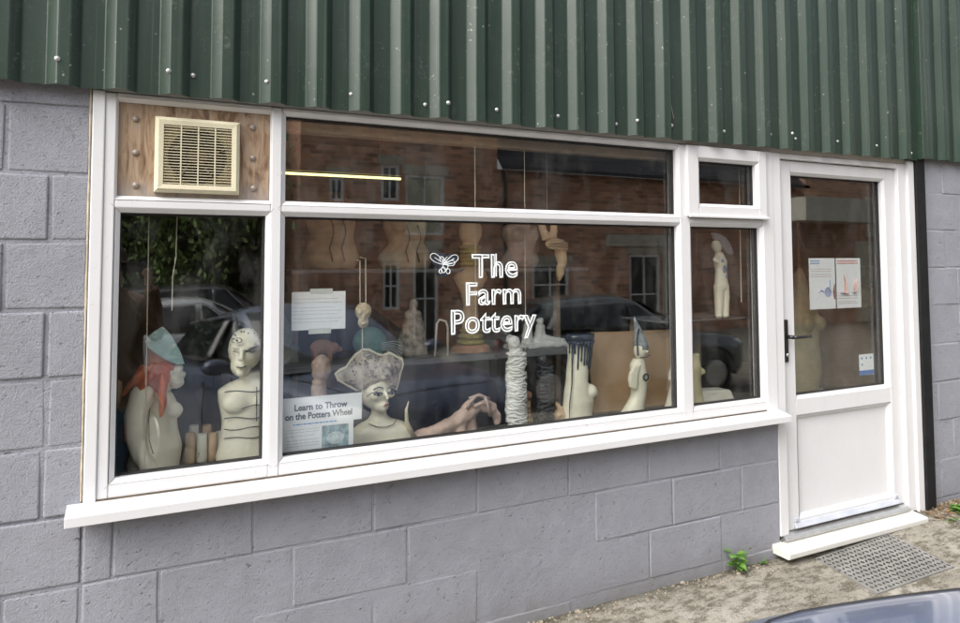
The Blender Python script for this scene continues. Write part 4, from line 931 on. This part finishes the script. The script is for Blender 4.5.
m_ = MB(); x, y = 5.22, 1.1
m_.ell([(x, y, .04, .16, .16), (x, y, .5, .18, .18), (x, y, .9, .21, .21), (x, y, 1.18, .21, .21)], 28); m_.build('drum', M('drum_brown', (.30, .18, .12), .6, var=.2), t, smooth=True)
m_ = MB(); m_.ell([(x, y, 1.181, .225, .225), (x, y, 1.22, .24, .24), (x, y, 1.33, .22, .22), (x, y, 1.36, .16, .16)], 28); m_.build('rim', TERRA, t, remesh=.01, disp=(.02, 14))
t = thing('tool_cabinet', 'pale grey cabinet in the dim room behind the door', 'cabinet', (6.4, 1.6, .04))
m_ = MB(); m_.box(5.9, 6.9, 1.4, 1.9, .04, 1.5); m_.build('carcass', M('cabinet_grey', (.33, .33, .29), .6), t, bevel=.006)
m_ = MB()
for k in range(3): m_.box(5.93, 6.87, 1.385, 1.399, .1 + .46 * k, .52 + .46 * k)
m_.build('drawers', M('cabinet_drawer', (.38, .38, .33), .6), t, bevel=.004)
t = thing('kiln_table', 'dark workbench deep inside the room behind the shelves', 'table', (1.8, 2.6, .04))
m_ = MB(); m_.box(.6, 3.0, 2.3, 2.9, .82, .86); m_.build('top', TIMBER, t)
for (x, y) in ((.65, 2.35), (2.9, 2.35), (.65, 2.85), (2.9, 2.85)):
    m_ = MB(); m_.box(x, x + .06, y - .03, y + .03, .04, .82); m_.build('leg', TIMBER, t)

# ------------------------------------------------------------------ doormat, plants, grit
t = thing('metal_door_mat', 'flat grey metal mat with dark slots lying before the white doorstep', 'door mat', (3.62, -.27, 0))
m_ = MB(); P4 = [(3.345, -.10), (3.325, -.455), (3.925, -.46), (3.93, -.10)]
def mz(x, y): return gz(x, y) + .009
m_.loft([[(x, y, mz(x, y) + dz) for x, y in P4] for dz in (-.012, .0)]); m_.build('plate', M('worn_grey_metal', (.27, .265, .25), .5, metal=.35, var=.3, vs=10, speck=((.16, .13, .1), 22, .62)), t, bevel=.001)
m_ = MB()
for i in range(20):
    for j in range(12):
        x = 3.350 + i * .0292 + (.003 if j % 2 else 0); y = -.118 - j * .0293; a = R(45) if (i + j) % 2 else R(-45)
        c_, s_ = math.cos(a), math.sin(a); L, W_ = .0105, .0052
        pts = [(x + L * math.cos(k * math.pi / 5) * c_ - W_ * math.sin(k * math.pi / 5) * s_, y + L * math.cos(k * math.pi / 5) * s_ + W_ * math.sin(k * math.pi / 5) * c_) for k in range(10)]
        m_.loft([[(px, py, mz(px, py) + dz) for px, py in pts] for dz in (-.003, .0009)])
m_.build('slots', M('slot_dark', (.03, .028, .024), .7), t)
LEAF = M('weed_green', (.10, .22, .035), .5, var=.4, vs=30)
def plant(lab, x, y, h_, n, seed, sp=.05, name='weed', group=None):
    t = thing(name, lab, 'weed', (x, y, gz(x, y))); r_ = random.Random(seed); z0 = gz(x, y)
    m_ = MB(); tips = []
    for k in range(max(2, n // 6)):
        ex, ey = x + r_.uniform(-sp, sp) * .6, y - r_.uniform(0, sp) * .6; hh = h_ * r_.uniform(.5, 1)
        m_.tube([(x, y, z0), ((x + ex) / 2, (y + ey) / 2, z0 + hh * .5), (ex, ey, z0 + hh)], [.0025, .002, .001], 5); tips.append((ex, ey, z0 + hh))
    m_.build('stem', LEAF, t)
    m_ = MB()
    for k in range(n):
        tx, ty, tz = r_.choice(tips); f_ = r_.uniform(.25, 1.05); bx_, by_, bz_ = x + (tx - x) * f_, y + (ty - y) * f_, z0 + (tz - z0) * f_
        a = r_.uniform(0, 6.28); L = r_.uniform(.45, 1) * sp * .8; wl = L * r_.uniform(.28, .42); dz = r_.uniform(-.4, .5) * L
        dx, dy = math.cos(a), math.sin(a); q = Vector((bx_, by_, bz_)); d = Vector((dx * L, dy * L - .003, dz)); s_ = Vector((-dy, dx, 0)) * wl
        mid_ = q + d * .5 + Vector((0, 0, L * .12)); va = [m_.bm.verts.new(p) for p in (q, mid_ + s_, q + d, mid_ - s_, mid_ - Vector((0, 0, L * .06)))]
        m_._face([va[0], va[1], va[4]]); m_._face([va[1], va[2], va[4]]); m_._face([va[2], va[3], va[4]]); m_._face([va[3], va[0], va[4]])
    m_.build('leaves', LEAF, t)
plant('single leafy green weed growing at the foot of the wall left of the doorstep', 2.868, -.03, .13, 30, 4, .078)
plant('low bright weed at the foot of the black post', 4.56, -.10, .05, 34, 8, .07)
plant('straggly weed beside the grey wall at the right edge', 4.78, -.07, .045, 26, 9, .08)
plant('tiny flat weed by the right end of the doorstep', 4.42, -.16, .02, 16, 12, .04)
plant('tiny dark weed under the wall before the doorstep', 3.05, -.02, .03, 10, 15, .03)
m_ = MB(); r_ = random.Random(31)
for k in range(420):
    x = 4.35 + abs(r_.gauss(0, .35)); y = -.02 - abs(r_.gauss(0, .07)); z = gz(x, y) + r_.uniform(.001, .012); a = r_.uniform(0, 6.28); L = r_.uniform(.004, .016)
    u = Vector((math.cos(a), math.sin(a), r_.uniform(-.4, .4))) * L; v = Vector((-math.sin(a), math.cos(a), r_.uniform(-.3, .3))) * L * .45; q = Vector((x, y, z))
    m_.quad(q - u, q + v, q + u, q - v)
props(m_.build('leaf_litter', M('litter_brown', (.20, .12, .06), .9, var=.6, vs=60), None), 'brown leaf litter gathered at the foot of the black post', 'leaf litter', kind='stuff')
m_ = MB(); r_ = random.Random(11)
for k in range(1300):
    x = r_.uniform(1.2, 5.2); y = -abs(r_.gauss(0, .05)) - .003 if r_.random() < .65 else -r_.uniform(0, 1.1)
    if 3.1 < x < 4.4 and y > -.13: continue
    if 3.3 < x < 3.95 and y > -.47: continue
    s_ = r_.uniform(.001, .0042) * (1 if r_.random() < .96 else 2.2)
    q = m_.box(x - s_, x + s_, y - s_ * .8, y + s_ * .8, gz(x, y) - .002, gz(x, y) + s_ * .9)
    for v in q: v.co += Vector((r_.uniform(-s_, s_), r_.uniform(-s_, s_), r_.uniform(-s_, s_) * .3)) * .5
props(m_.build('grit', M('grit_stone', (.34, .29, .22), .9, var=.5, vs=60), None), 'loose grit and crumbs along the foot of the wall', 'grit', kind='stuff')

# ------------------------------------------------------------------ cars
CGLASS = M('car_glass', (.015, .02, .022), .03, var=0, spec=.9)
CHROME = M('chrome', (.7, .7, .7), .12, metal=1, var=.02)
LAMPG = M('lamp_glass', (.55, .58, .6), .08, var=.1, spec=.8)
REDL = M('tail_red', (.09, .015, .015), .15)
def car(lab, loc, rot, paint, cat='car', L=4.1, W=.87, H=1.45, estate=0, name='parked_car'):
    t = thing(name, lab, cat, (0, 0, 0))
    f = L / 2
    #      x     halfw  ztop   zbelt zbot
    st = [(f, .50, .60, .50, .30), (f - .06, .66, .72, .62, .24), (f - .20, .77, .82, .72, .22), (f - .5, .83, .88, .79, .2), (f - .95, .86, .925, .84, .2), (f - 1.15, W, .93, .87, .2),
          (f - 1.6, W, .96, .90, .2), (0, W + .01, .97, .92, .2), (-.9, W, .99, .95, .2), (-f + .8, .86, 1.0, .97, .2), (-f + .3, .83, 1.0, .96, .22), (-f + .08, .78, .95, .86, .26), (-f, .66, .80, .7, .34)]
    m_ = MB(); rings = []
    for x, w_, zt, zb, z0 in st:
        half = [(0, z0), (w_ * .75, z0), (w_ * .96, z0 + .06), (w_, z0 + .22), (w_ * .995, (zb + z0) * .5 + .1), (w_ * .965, zb), (w_ * .87, zt - .025), (w_ * .55, zt + .005), (0, zt + .018)]
        ring = [(x, y, z) for y, z in half] + [(x, -y, z) for y, z in half[-2:0:-1]]; rings.append(ring)
    m_.loft(rings); body = m_.build('body', paint, t, subsurf=2)
    from mathutils.bvhtree import BVHTree
    dg = bpy.context.evaluated_depsgraph_get(); dg.update(); bv = BVHTree.FromObject(body, dg)
    def top(x, y):
        h_ = bv.ray_cast(Vector((x, y, 3)), Vector((0, 0, -1))); return (x, y, h_[0].z + .0005) if h_[0] else (x, y, .8)
    m2 = MB(); m2.tube([top(f - 1.1, .70)] + [top(f - 1.1 + .10 * k, .70 - .011 * k) for k in range(1, 9)] + [top(f - .26, .56), top(f - .20, .48)] + [top(f - .17 - .0001, .48 - .096 * k) for k in range(1, 10)] + [top(f - .20, -.48), top(f - .26, -.56)] + [top(f - 1.1 + .10 * k, -.70 + .011 * k) for k in range(8, -1, -1)], .0042, 5)
    m2.build('bonnet_seam', RUBBER, t)
    # greenhouse
    bx = [f - 1.22, f - 1.95, -.35, -f + 1.0 - estate * .35, -f + .42]
    def gr(x, zt, wt, wb, zb): return [(x, -wb, zb), (x, -wt - .02, zt - .07), (x, -wt + .06, zt), (x, 0, zt + .025), (x, wt - .06, zt), (x, wt + .02, zt - .07), (x, wb, zb)]
    m_ = MB(); rf = H
    secs = [gr(f - 1.15, .97, .60, .70, .90), gr(f - 1.75, rf - .14, .57, .78, .90), gr(f - 2.05, rf - .03, .57, .80, .91), gr(-.1, rf, .57, .80, .92), gr(-f + 1.0 - estate * .3, rf - .05, .55, .79, .93), gr(-f + .62 - estate * .2, rf - .22, .54, .76, .94), gr(-f + .25, 1.02, .58, .70, .94)]
    m_.loft(secs); m_.build('roof', paint, t, subsurf=1)
    # glass areas set just proud of the shell
    def patch(nm, pts, off, mat=CGLASS):
        b = MB(); n_ = 6
        p = [Vector(q) for q in pts]; o_ = Vector(off); g = []
        for i in range(n_ + 1):
            row = []
            for j in range(n_ + 1):
                u, v = i / n_, j / n_; q = (p[0] * (1 - u) + p[1] * u) * (1 - v) + (p[3] * (1 - u) + p[2] * u) * v
                bul = 16 * u * (1 - u) * v * (1 - v) * .012; row.append(b.bm.verts.new(q + o_ * (1 + bul * 60)))
            g.append(row)
        for i in range(n_):
            for j in range(n_): b._face([g[i][j], g[i + 1][j], g[i + 1][j + 1], g[i][j + 1]])
        o = b.build(nm, mat, t, smooth=True); s = o.modifiers.new('s', 'SOLIDIFY'); s.thickness = .004; return o
    for s_ in (1, -1):
        patch('side_window', [(f - 1.62, s_ * .755, .98), (-.02, s_ * .785, 1.0), (-.02, s_ * .605, rf - .10), (f - 2.03, s_ * .60, rf - .13)], (0, s_ * .014, .004))
        patch('side_window', [(-.10, s_ * .785, 1.0), (-f + .75, s_ * .755, 1.03), (-f + .98 - estate * .2, s_ * .60, rf - .15), (-.10, s_ * .605, rf - .10)], (0, s_ * .016, .004))
        m2 = MB(); m2.tube([(f - 1.5, s_ * .79, .975), (f - 2.03, s_ * .635, rf - .105), (-.02, s_ * .64, rf - .075), (-f + .95 - estate * .2, s_ * .635, rf - .13)], .008, 6); m2.build('window_trim', CHROME, t)
        m2 = MB(); m2.ball((f - 1.55, s_ * .98, .99), .075, 1.1, 1.35, .85); m2.tube([(f - 1.55, s_ * .80, .95), (f - 1.55, s_ * .92, .965)], [.03, .022]); m2.build('door_mirror', paint, t, remesh=.012)
        m2 = MB(); m2.ball((f - .20, s_ * .63, .69), .13, 1.2, .9, .55, (0, .25, -s_ * .5)); m2.build('headlight', LAMPG, t, smooth=True)
        m2 = MB(); m2.ball((-f + .10, s_ * .70, .82), .12, .7, .7, 1.1); m2.build('tail_light', REDL, t, smooth=True)
        m2 = MB(); m2.box(-.05 - .12, -.05, s_ * .885, s_ * .90, .82, .85); m2.build('door_handle', paint, t, bevel=.004)
        m2 = MB(); m2.tube([(f - 1.3, s_ * .872, .25), (f - 1.35, s_ * .878, .6), (f - 1.55, s_ * .862, .90)], .004, 5); m2.tube([(-.06, s_ * .885, .25), (-.06, s_ * .888, .6), (-.06, s_ * .868, .9)], .004, 5); m2.build('door_seam', RUBBER, t)
    patch('windscreen', [(f - 1.16, .70, .93), (f - 1.16, -.70, .93), (f - 1.95, -.58, rf - .085), (f - 1.95, .58, rf - .085)], (.012, 0, .012))
    patch('rear_window', [(-f + .36, .62, 1.02), (-f + .36, -.62, 1.02), (-f + .88 - estate * .3, -.52, rf - .12), (-f + .88 - estate * .3, .52, rf - .12)], (-.03, 0, .015))
    m2 = MB(); m2.loft([[(f - 1.10, y_, .925), (f - 1.02, y_, .925), (f - 1.02, y_, .935), (f - 1.10, y_, .94)] for y_ in (-.66, .66)]); m2.build('scuttle', BLACKP, t)
    m2 = MB(); m2.tube([(f - 1.08, .5, .95), (f - 1.15, .1, .965), (f - 1.19, -.05, .985)], .007, 6); m2.tube([(f - 1.08, -.1, .95), (f - 1.15, -.4, .965), (f - 1.17, -.5, .98)], .007, 6); m2.build('wiper', BLACKP, t)
    m2 = MB(); m2.box(f - .05, f + .012, -.42, .42, .40, .52); m2.build('grille', BLACKP, t, bevel=.01)
    m2 = MB(); m2.box(f + .012, f + .02, -.26, .26, .33, .44); m2.build('number_plate', PAPER, t)
    m2 = MB(); m2.tube([(f - .75, 0, .93), (f - 1.0, 0, .945)], .003, 5); m2.build('bonnet_crease', paint, t)
    for x in (f - .82, -f + .72):
        for s_ in (1, -1):
            m2 = MB(); m2.ell([], 3) if False else None
            m2.tube([(x, s_ * .70, .31), (x, s_ * .72, .31), (x, s_ * .87, .31), (x, s_ * .89, .31)], [.27, .31, .31, .27], 28); wh = m2.build('wheel', RUBBER, t, smooth=False, bevel=.01)
            m2 = MB(); m2.tube([(x, s_ * .885, .31), (x, s_ * .900, .31)], [.20, .17], 20); m2.build('rim', ALU, wh)
            m2 = MB(); m2.tube([(x + .37 * math.cos(R(a)), s_ * .875, .33 + .36 * math.sin(R(a))) for a in range(-10, 195, 12)], .022, 6); m2.build('wheel_arch', BLACKP, t, smooth=True)
    t.location = loc; t.rotation_euler = rot
    return t
NAVY = mat_carpaint('navy_paint', (.11, .14, .225), .26, .2)
NAVY.node_tree.nodes['Principled BSDF'].inputs['Coat Weight'].default_value = .65
SILV = mat_carpaint('silver_paint', (.75, .76, .78), .3, .2)
DARKP = mat_carpaint('dark_grey_paint', (.04, .042, .05), .3, .5)
GREYP = mat_carpaint('grey_green_paint', (.10, .12, .12), .3, .5)
HD = R(75); PITCH = -math.atan(.080)
fx, fy = 2.02, -1.36           # front centre on the ground
LC = 4.05
cxp, cyp = fx - math.cos(HD) * LC / 2, fy - math.sin(HD) * LC / 2
car('dark blue hatchback parked nose in towards the shop window', (cxp, cyp, .085 * cyp + .055), Euler((0, PITCH, HD)), NAVY, L=LC)
car('silver hatchback parked sideways across the yard', (1.0, -9.2, gz(0, -9.2)), (0, 0, 0), SILV, L=4.2)
car('dark grey estate car parked beyond the silver one', (1.4, -12.0, gz(0, -12)), (0, 0, 0), DARKP, L=4.5, H=1.62, estate=1)
car('grey green car parked in front of the brick house', (6.35, -5.9, gz(0, -5.9)), (0, 0, R(2)), GREYP, L=4.3)

# ------------------------------------------------------------------ photographer (seen in the glass)
t = thing('person', 'person in a brown coat raising a phone to photograph the window', 'person', (-.02, -3.02, gz(0, -3)))
def skin(name, verts, edges, radii, mat, parent, sub=2, root=0):
    me = bpy.data.meshes.new(name); off = parent.location
    me.from_pydata([Vector(v) - off for v in verts], edges, []); o = bpy.data.objects.new(name, me); COL.objects.link(o); o.parent = parent; me.materials.append(mat)
    sk = o.modifiers.new('k', 'SKIN'); sk.use_smooth_shade = True
    for i, r_ in enumerate(radii):
        d = me.skin_vertices[0].data[i]; d.radius = r_ if isinstance(r_, tuple) else (r_, r_); d.use_root = (i == root)
    s = o.modifiers.new('s', 'SUBSURF'); s.levels = sub; s.render_levels = sub
    return o
g0_ = gz(0, -3)
px, py = -.02, -3.06
V = [(px, py, .74), (px, py, .95), (px, py + .01, 1.18), (px, py, 1.28), (px, py + .01, 1.36), (px, py + .03, 1.42), (px, py + .03, 1.50),
     (px - .17, py, 1.26), (px - .24, py + .03, 1.02), (px + .01, py + .22, 1.42 - .02),
     (px + .17, py, 1.26), (px + .28, py + .04, 1.04), (px + .25, py + .22, 1.40),
     (px - .10, py, .62), (px - .12, py + .01, .22), (px - .12, py, -.14), (px - .12, py + .12, g0_ + .05),
     (px + .10, py, .62), (px + .12, py + .01, .22), (px + .12, py, -.14), (px + .12, py + .12, g0_ + .05)]
Ed = [(0, 1), (1, 2), (2, 3), (3, 4), (4, 5), (5, 6), (3, 7), (7, 8), (8, 9), (3, 10), (10, 11), (11, 12), (0, 13), (13, 14), (14, 15), (15, 16), (0, 17), (17, 18), (18, 19), (19, 20)]
Rr = [(.16, .12), (.15, .11), (.18, .12), (.13, .10), .055, .055, .085, .075, .055, .030, .075, .055, .030, .09, .065, .045, .04, .09, .065, .045, .04]
SKINM = M('skin', (.48, .28, .20), .5, var=.08)
skin('body', V, Ed, Rr, SKINM, t)
COAT = M('brown_coat', (.20, .12, .065), .9, var=.3, vs=20, bs=.4)
m_ = MB()
m_.ell([(px, py, .50, .23, .18), (px, py, .75, .22, .17), (px, py, .95, .205, .155), (px, py, 1.15, .215, .155), (px, py, 1.27, .205, .135), (px, py, 1.33, .12, .10), (px, py + .01, 1.38, .08, .08)])
for s_, e in ((-1, (px - .25, py + .03, 1.02)), (1, (px + .29, py + .04, 1.04))):
    w_ = (px + .0, py + .20, 1.385) if s_ < 0 else (px + .25, py + .20, 1.375)
    m_.tube([(px + s_ * .15, py, 1.27), (px + s_ * .2, py, 1.2), e, tuple(.5 * (a + b) for a, b in zip(e, w_)), w_], [.085, .085, .075, .062, .05], 14)
m_.build('coat', COAT, t, remesh=.014)
m_ = MB(); 
for s_ in (-1, 1): m_.tube([(px + s_ * .09, py, .60), (px + s_ * .12, py + .01, .25), (px + s_ * .12, py, g0_ + .06)], [.105, .085, .075], 14)
m_.build('trousers', M('dark_trousers', (.03, .03, .04), .9), t, remesh=.014)
for s_ in (-1, 1):
    m_ = MB(); m_.ball((px + s_ * .12, py + .06, g0_ + .05), .06, .85, 2.1, .8); m_.build('shoe', BLACKP, t, smooth=True)
m_ = MB(); hx, hy, hz = px, py + .03, 1.545
m_.ball((hx, hy, hz + .02), .085, .9, 1.08, 1.2); m_.ball((hx, hy + .055, hz - .05), .045, 1, .9, .9); m_.tube([(hx, hy + .085, hz + .02), (hx, hy + .112, hz - .015)], [.009, .015], 8)
for s_ in (-1, 1): m_.ball((hx + s_ * .08, hy, hz), .022, .4, .7, 1.2)
m_.ball((hx, hy + .088, hz - .055), .018, 1.2, .5, .5); m_.tube([(hx, hy, hz - .04), (hx, hy - .02, hz - .16)], [.055, .06]); m_.build('head', SKINM, t, remesh=.008)
m_ = MB(); m_.ball((hx, hy - .02, hz + .05), .093, .98, 1.08, 1.05); m_.build('hair', M('grey_brown_hair', (.10, .08, .06), .8), t, smooth=True, disp=(.01, 30))
m_ = MB()
for s_ in (-1, 1): m_.ball((hx + s_ * .032, hy + .083, hz + .015), .010, 1.2, .5, .7)
m_.build('eyes', INKC, t)
# hands: palm and five bent fingers each, gripping the phone
PHX, PHY, PHZ = .105, -2.80, 1.525
for s_ in (-1, 1):
    bx_ = PHX + s_ * .085; m_ = MB(); m_.ball((bx_ + s_ * .015, PHY - .03, PHZ - .045), .038, .6, 1, 1.1)
    m_.tube([(bx_ + s_ * .02, PHY - .045, PHZ - .13), (bx_ + s_ * .018, PHY - .035, PHZ - .06)], [.028, .028], 10)
    for k, L_ in enumerate((.062, .070, .066, .054)):
        zf = PHZ - .02 - k * .0175; m_.tube([(bx_ + s_ * .022, PHY - .035, zf - .012), (bx_ + s_ * .026, PHY - .005, zf), (bx_ + s_ * .010, PHY + .018, zf + .002), (bx_ - s_ * (L_ - .045), PHY + .016, zf + .001)], [.0095, .009, .0085, .007], 8)
    m_.tube([(bx_ + s_ * .01, PHY - .05, PHZ - .06), (bx_ - s_ * .005, PHY - .05, PHZ - .035), (bx_ - s_ * .02, PHY - .03, PHZ - .02)], [.012, .0105, .009], 8)
    m_.build('hand', SKINM, t, remesh=.004)
ph = thing('phone', 'dark mobile phone held sideways in both hands of the photographer', 'phone', (PHX, PHY, PHZ))
m_ = MB(); m_.box(PHX - .078, PHX + .078, PHY - .004, PHY + .004, PHZ - .037, PHZ + .037); m_.build('case', BLACKP, ph, bevel=.008)
m_ = MB(); m_.box(PHX + .035, PHX + .068, PHY + .004, PHY + .0055, PHZ + .003, PHZ + .030); m_.build('camera_bump', CGLASS, ph, bevel=.003)

# ------------------------------------------------------------------ brick house opposite
HY = -13.0; HG = -.47
H_ = thing('brick_house', 'two storey red brick house with white windows facing the workshop', 'house', (11, HY, HG))
def wall_with(xa, xb, zt, holes, y, mat, nm='wall'):
    m_ = MB(); xs_ = sorted({xa, xb} | {h[0] for h in holes} | {h[1] for h in holes}); zs_ = sorted({HG, zt} | {h[2] for h in holes} | {h[3] for h in holes})
    for a, b in zip(xs_, xs_[1:]):
        for c, d in zip(zs_, zs_[1:]):
            mx, mz_ = (a + b) / 2, (c + d) / 2
            if any(h[0] < mx < h[1] and h[2] < mz_ < h[3] for h in holes): continue
            m_.quad((a, y, c), (b, y, c), (b, y, d), (a, y, d))
    for h in holes:
        x0, x1, z0, z1 = h[:4]
        for q in (((x0, z0), (x1, z0)), ((x1, z0), (x1, z1)), ((x1, z1), (x0, z1)), ((x0, z1), (x0, z0))):
            m_.quad((q[0][0], y, q[0][1]), (q[1][0], y, q[1][1]), (q[1][0], y - .12, q[1][1]), (q[0][0], y - .12, q[0][1]))
    return m_.build(nm, mat, H_)
holes = [(5.15, 5.60, 3.0, 3.85), (5.2, 5.62, .45, 1.55), (5.75, 6.75, 2.2, 3.65), (5.95, 6.6, HG, 1.85), (3.95, 4.3, 2.95, 3.5), (12.3, 13.35, HG, 1.75), (9.2, 10.3, .4, 1.5)]
wall_with(3.3, 8.2, 6.4, [h for h in holes if h[1] < 8.2], HY, BRICK)
wall_with(8.2, 19.0, 3.9, [h for h in holes if h[0] > 8.2], HY - .01, BRICK)
m_ = MB(); m_.box(3.3, 3.301, HY - 6, HY, HG, 6.4); m_.build('side_wall', BRICK, H_); m_ = MB(); m_.box(3.3, 19, HY - 6.05, HY - 6, HG, 3.8); m_.build('rear_wall', BRICK, H_)
SLATE = M('slate_roof', (.045, .045, .05), .7, var=.35, vs=5)
m_ = MB(); m_.loft([[(8.2, HY + .3, 3.86), (8.2, HY + .3, 3.96), (8.2, HY - 3.2, 7.6), (8.2, HY - 3.2, 7.5)], [(19.3, HY + .3, 3.86), (19.3, HY + .3, 3.96), (19.3, HY - 3.2, 7.6), (19.3, HY - 3.2, 7.5)]]); m_.loft([[(3.0, HY + .2, 6.35), (3.0, HY + .2, 6.5), (3.0, HY - 6.2, 7.6), (3.0, HY - 6.2, 7.5)], [(8.5, HY + .2, 6.35), (8.5, HY + .2, 6.5), (8.5, HY - 6.2, 7.6), (8.5, HY - 6.2, 7.5)]]); m_.build('roof', SLATE, H_)
WHT = M('white_paint_wood', (.75, .76, .76), .5)
for h in holes:
    x0, x1, z0, z1 = h; dr = z0 < 0
    m_ = MB(); fw_ = .07
    for b in ((x0, x0 + fw_, HY - .08, HY - .03, z0, z1), (x1 - fw_, x1, HY - .08, HY - .03, z0, z1), (x0 + fw_, x1 - fw_, HY - .079, HY - .031, z1 - fw_, z1), (x0 + fw_, x1 - fw_, HY - .079, HY - .031, z0, z0 + fw_), ((x0 + x1) / 2 - .02, (x0 + x1) / 2 + .02, HY - .078, HY - .04, z0 + fw_, z1 - fw_)): m_.box(*b)
    if z1 - z0 > .9: m_.box(x0 + fw_, x1 - fw_, HY - .077, HY - .042, (z0 + z1) / 2 - .02, (z0 + z1) / 2 + .02)
    fr = m_.build('door' if dr else 'window', WHT, H_)
    m_ = MB(); m_.box(x0 + fw_ * .5, x1 - fw_ * .5, HY - .10, HY - .09, z0 + .02, z1 - .02); m_.build('pane', CGLASS if not (x0 == 5.75) else M('lit_curtain', (.5, .5, .38), .6), fr)
    m_ = MB(); m_.box(x0 - .1, x1 + .1, HY + .001, HY + .02, z1 + .002, z1 + .22); m_.build('lintel', M('stone_lintel', (.42, .38, .30), .8), H_)
m_ = MB(); m_.box(11.5, 14.4, HY + .001, HY + .05, 1.98, 2.3); m_.box(13.42, 14.4, HY + .001, HY + .04, HG, 1.97); m_.build('render_panel', M('pale_render', (.50, .46, .38), .8, var=.25), H_)
m_ = MB(); m_.cyl((8.4, HY + .06, HG), (8.4, HY + .06, 3.85), .045); m_.build('drainpipe', BLACKP, H_)
A_ = thing('brick_annexe', 'brick outbuilding with a grey canopy and a louvred hatch to the right of the house', 'building', (25, HY, HG))
m_ = MB(); m_.box(19.05, 34, HY - 5, HY + .3, HG, 6.0); m_.build('wall', mat_brick('annexe_brick', (.62, .33, .21), (.34, .18, .12), (.55, .47, .37), 1.4), A_)
m_ = MB(); m_.box(17.6, 21.3, HY + .31, HY + 1.5, 2.75, 3.45); m_.build('canopy', M('grey_canopy', (.52, .50, .43), .7), A_)
m_ = MB(); m_.box(21.9, 23.3, HY + .31, HY + .36, 2.35, 3.7); ht = m_.build('hatch', M('cream_hatch', (.75, .70, .52), .6), A_)
m_ = MB()
for k in range(6): m_.box(22.0 + .21 * k, 22.03 + .21 * k, HY + .361, HY + .375, 2.5, 3.55)
m_.build('louvre', BLACKP, A_)
m_ = MB(); m_.box(21.3, 34, HY + .301, HY + .34, HG, 2.2); m_.build('render_band', M('beige_render', (.60, .55, .43), .8, var=.2), A_)
m_ = MB(); m_.box(18.8, 34.2, HY - 5.2, HY + .6, 6.001, 6.3); m_.build('roof', SLATE, A_)

# ------------------------------------------------------------------ trees and hedge behind the yard
BARK = M('bark', (.09, .07, .05), .9, var=.4, bs=.5, bsc=20)
def leafmat(nm, c): return M(nm, c, .55, var=.5, vs=2.5)
def tree(lab, x, y, h_, cr, seed, mat, n=2600, ls=.16, name='leafy_tree'):
    z0 = gz(0, y); t = thing(name, lab, 'tree', (x, y, z0)); r_ = random.Random(seed)
    m_ = MB(); m_.tube([(x, y, z0 - .1), (x + .1, y, z0 + h_ * .3), (x - .05, y, z0 + h_ * .6), (x, y, z0 + h_ * .85)], [.2, .15, .09, .03], 10)
    cl_ = []
    for k in range(16):
        a = r_.uniform(0, 6.28); rr = cr * r_.uniform(.3, .85); zz = z0 + h_ * r_.uniform(.12, .95); f_ = math.sin(math.pi * min(1, max(.15, (zz - z0) / h_)))
        c_ = (x + rr * math.cos(a) * (.4 + f_), y + rr * math.sin(a) * (.4 + f_), zz); cl_.append(c_)
        m_.tube([(x, y, z0 + (zz - z0) * .5), tuple(.5 * (p + q) for p, q in zip((x, y, z0 + (zz - z0) * .8), c_)), c_], [.06, .04, .015], 6)
    m_.build('trunk', BARK, t, smooth=True)
    m_ = MB()
    for k in range(n):
        c_ = r_.choice(cl_); d = Vector((r_.gauss(0, 1), r_.gauss(0, 1), r_.gauss(0, .8))) * cr * .27; q = Vector(c_) + d
        if q.z < z0 + .1: continue
        u = Vector((r_.gauss(0, 1), r_.gauss(0, 1), r_.gauss(0, 1))).normalized(); v = u.orthogonal().normalized(); s_ = ls * r_.uniform(.6, 1.4)
        m_.quad(q - u * s_, q + v * s_ * .5, q + u * s_, q - v * s_ * .5)
    m_.build('crown', mat, t)
L1_, L2_ = leafmat('leaf_dark', (.10, .16, .045)), leafmat('leaf_mid', (.17, .25, .07))
for i, (x, y, h_, cr, mt_, lab) in enumerate(((-1.6, -16, 6.5, 2.4, L1_, 'dark tree beyond the yard, leftmost in the glass'), (.6, -15.8, 7.2, 2.3, L2_, 'tall green tree reflected behind the silver car'), (1.9, -18.0, 8.0, 2.0, L1_, 'dark tree close against the end of the brick house'), (-4.6, -17, 7.0, 2.8, L2_, 'broad green tree far to the left beyond the yard'), (-8.5, -15, 7.5, 3, L1_, 'dark tree well to the left of the yard'))):
    tree(lab, x, y, h_, cr, 20 + i, mt_, 8000, .085)
m_ = MB(); r_ = random.Random(77)
for k in range(9000):
    x = r_.uniform(-14, 3.2); y = -19 + r_.gauss(0, .9); z = HG + abs(r_.gauss(0, 1)) * 2.6
    u = Vector((r_.gauss(0, 1), r_.gauss(0, 1), r_.gauss(0, 1))).normalized(); v = u.orthogonal().normalized(); s_ = r_.uniform(.15, .35); q = Vector((x, y, z))
    m_.quad(q - u * s_, q + v * s_ * .5, q + u * s_, q - v * s_ * .5)
props(m_.build('far_woodland', L1_, None), 'dark mass of woodland closing the yard behind the trees', 'woodland', kind='stuff')
m_ = MB(); r_ = random.Random(78)
for k in range(5000):
    x = r_.uniform(-8, 3.0); y = -14.2 + r_.gauss(0, .25); z = HG + abs(r_.gauss(0, 1)) * .45
    u = Vector((r_.gauss(0, .4), r_.gauss(0, .4), 1)).normalized(); v = u.orthogonal().normalized(); s_ = r_.uniform(.06, .18); q = Vector((x, y, z))
    m_.quad(q - u * s_, q + v * s_ * .25, q + u * s_, q - v * s_ * .25)
props(m_.build('grass_bank', leafmat('leaf_bright', (.16, .26, .05)), None), 'bright grassy bank beyond the parked cars', 'grass', kind='stuff')
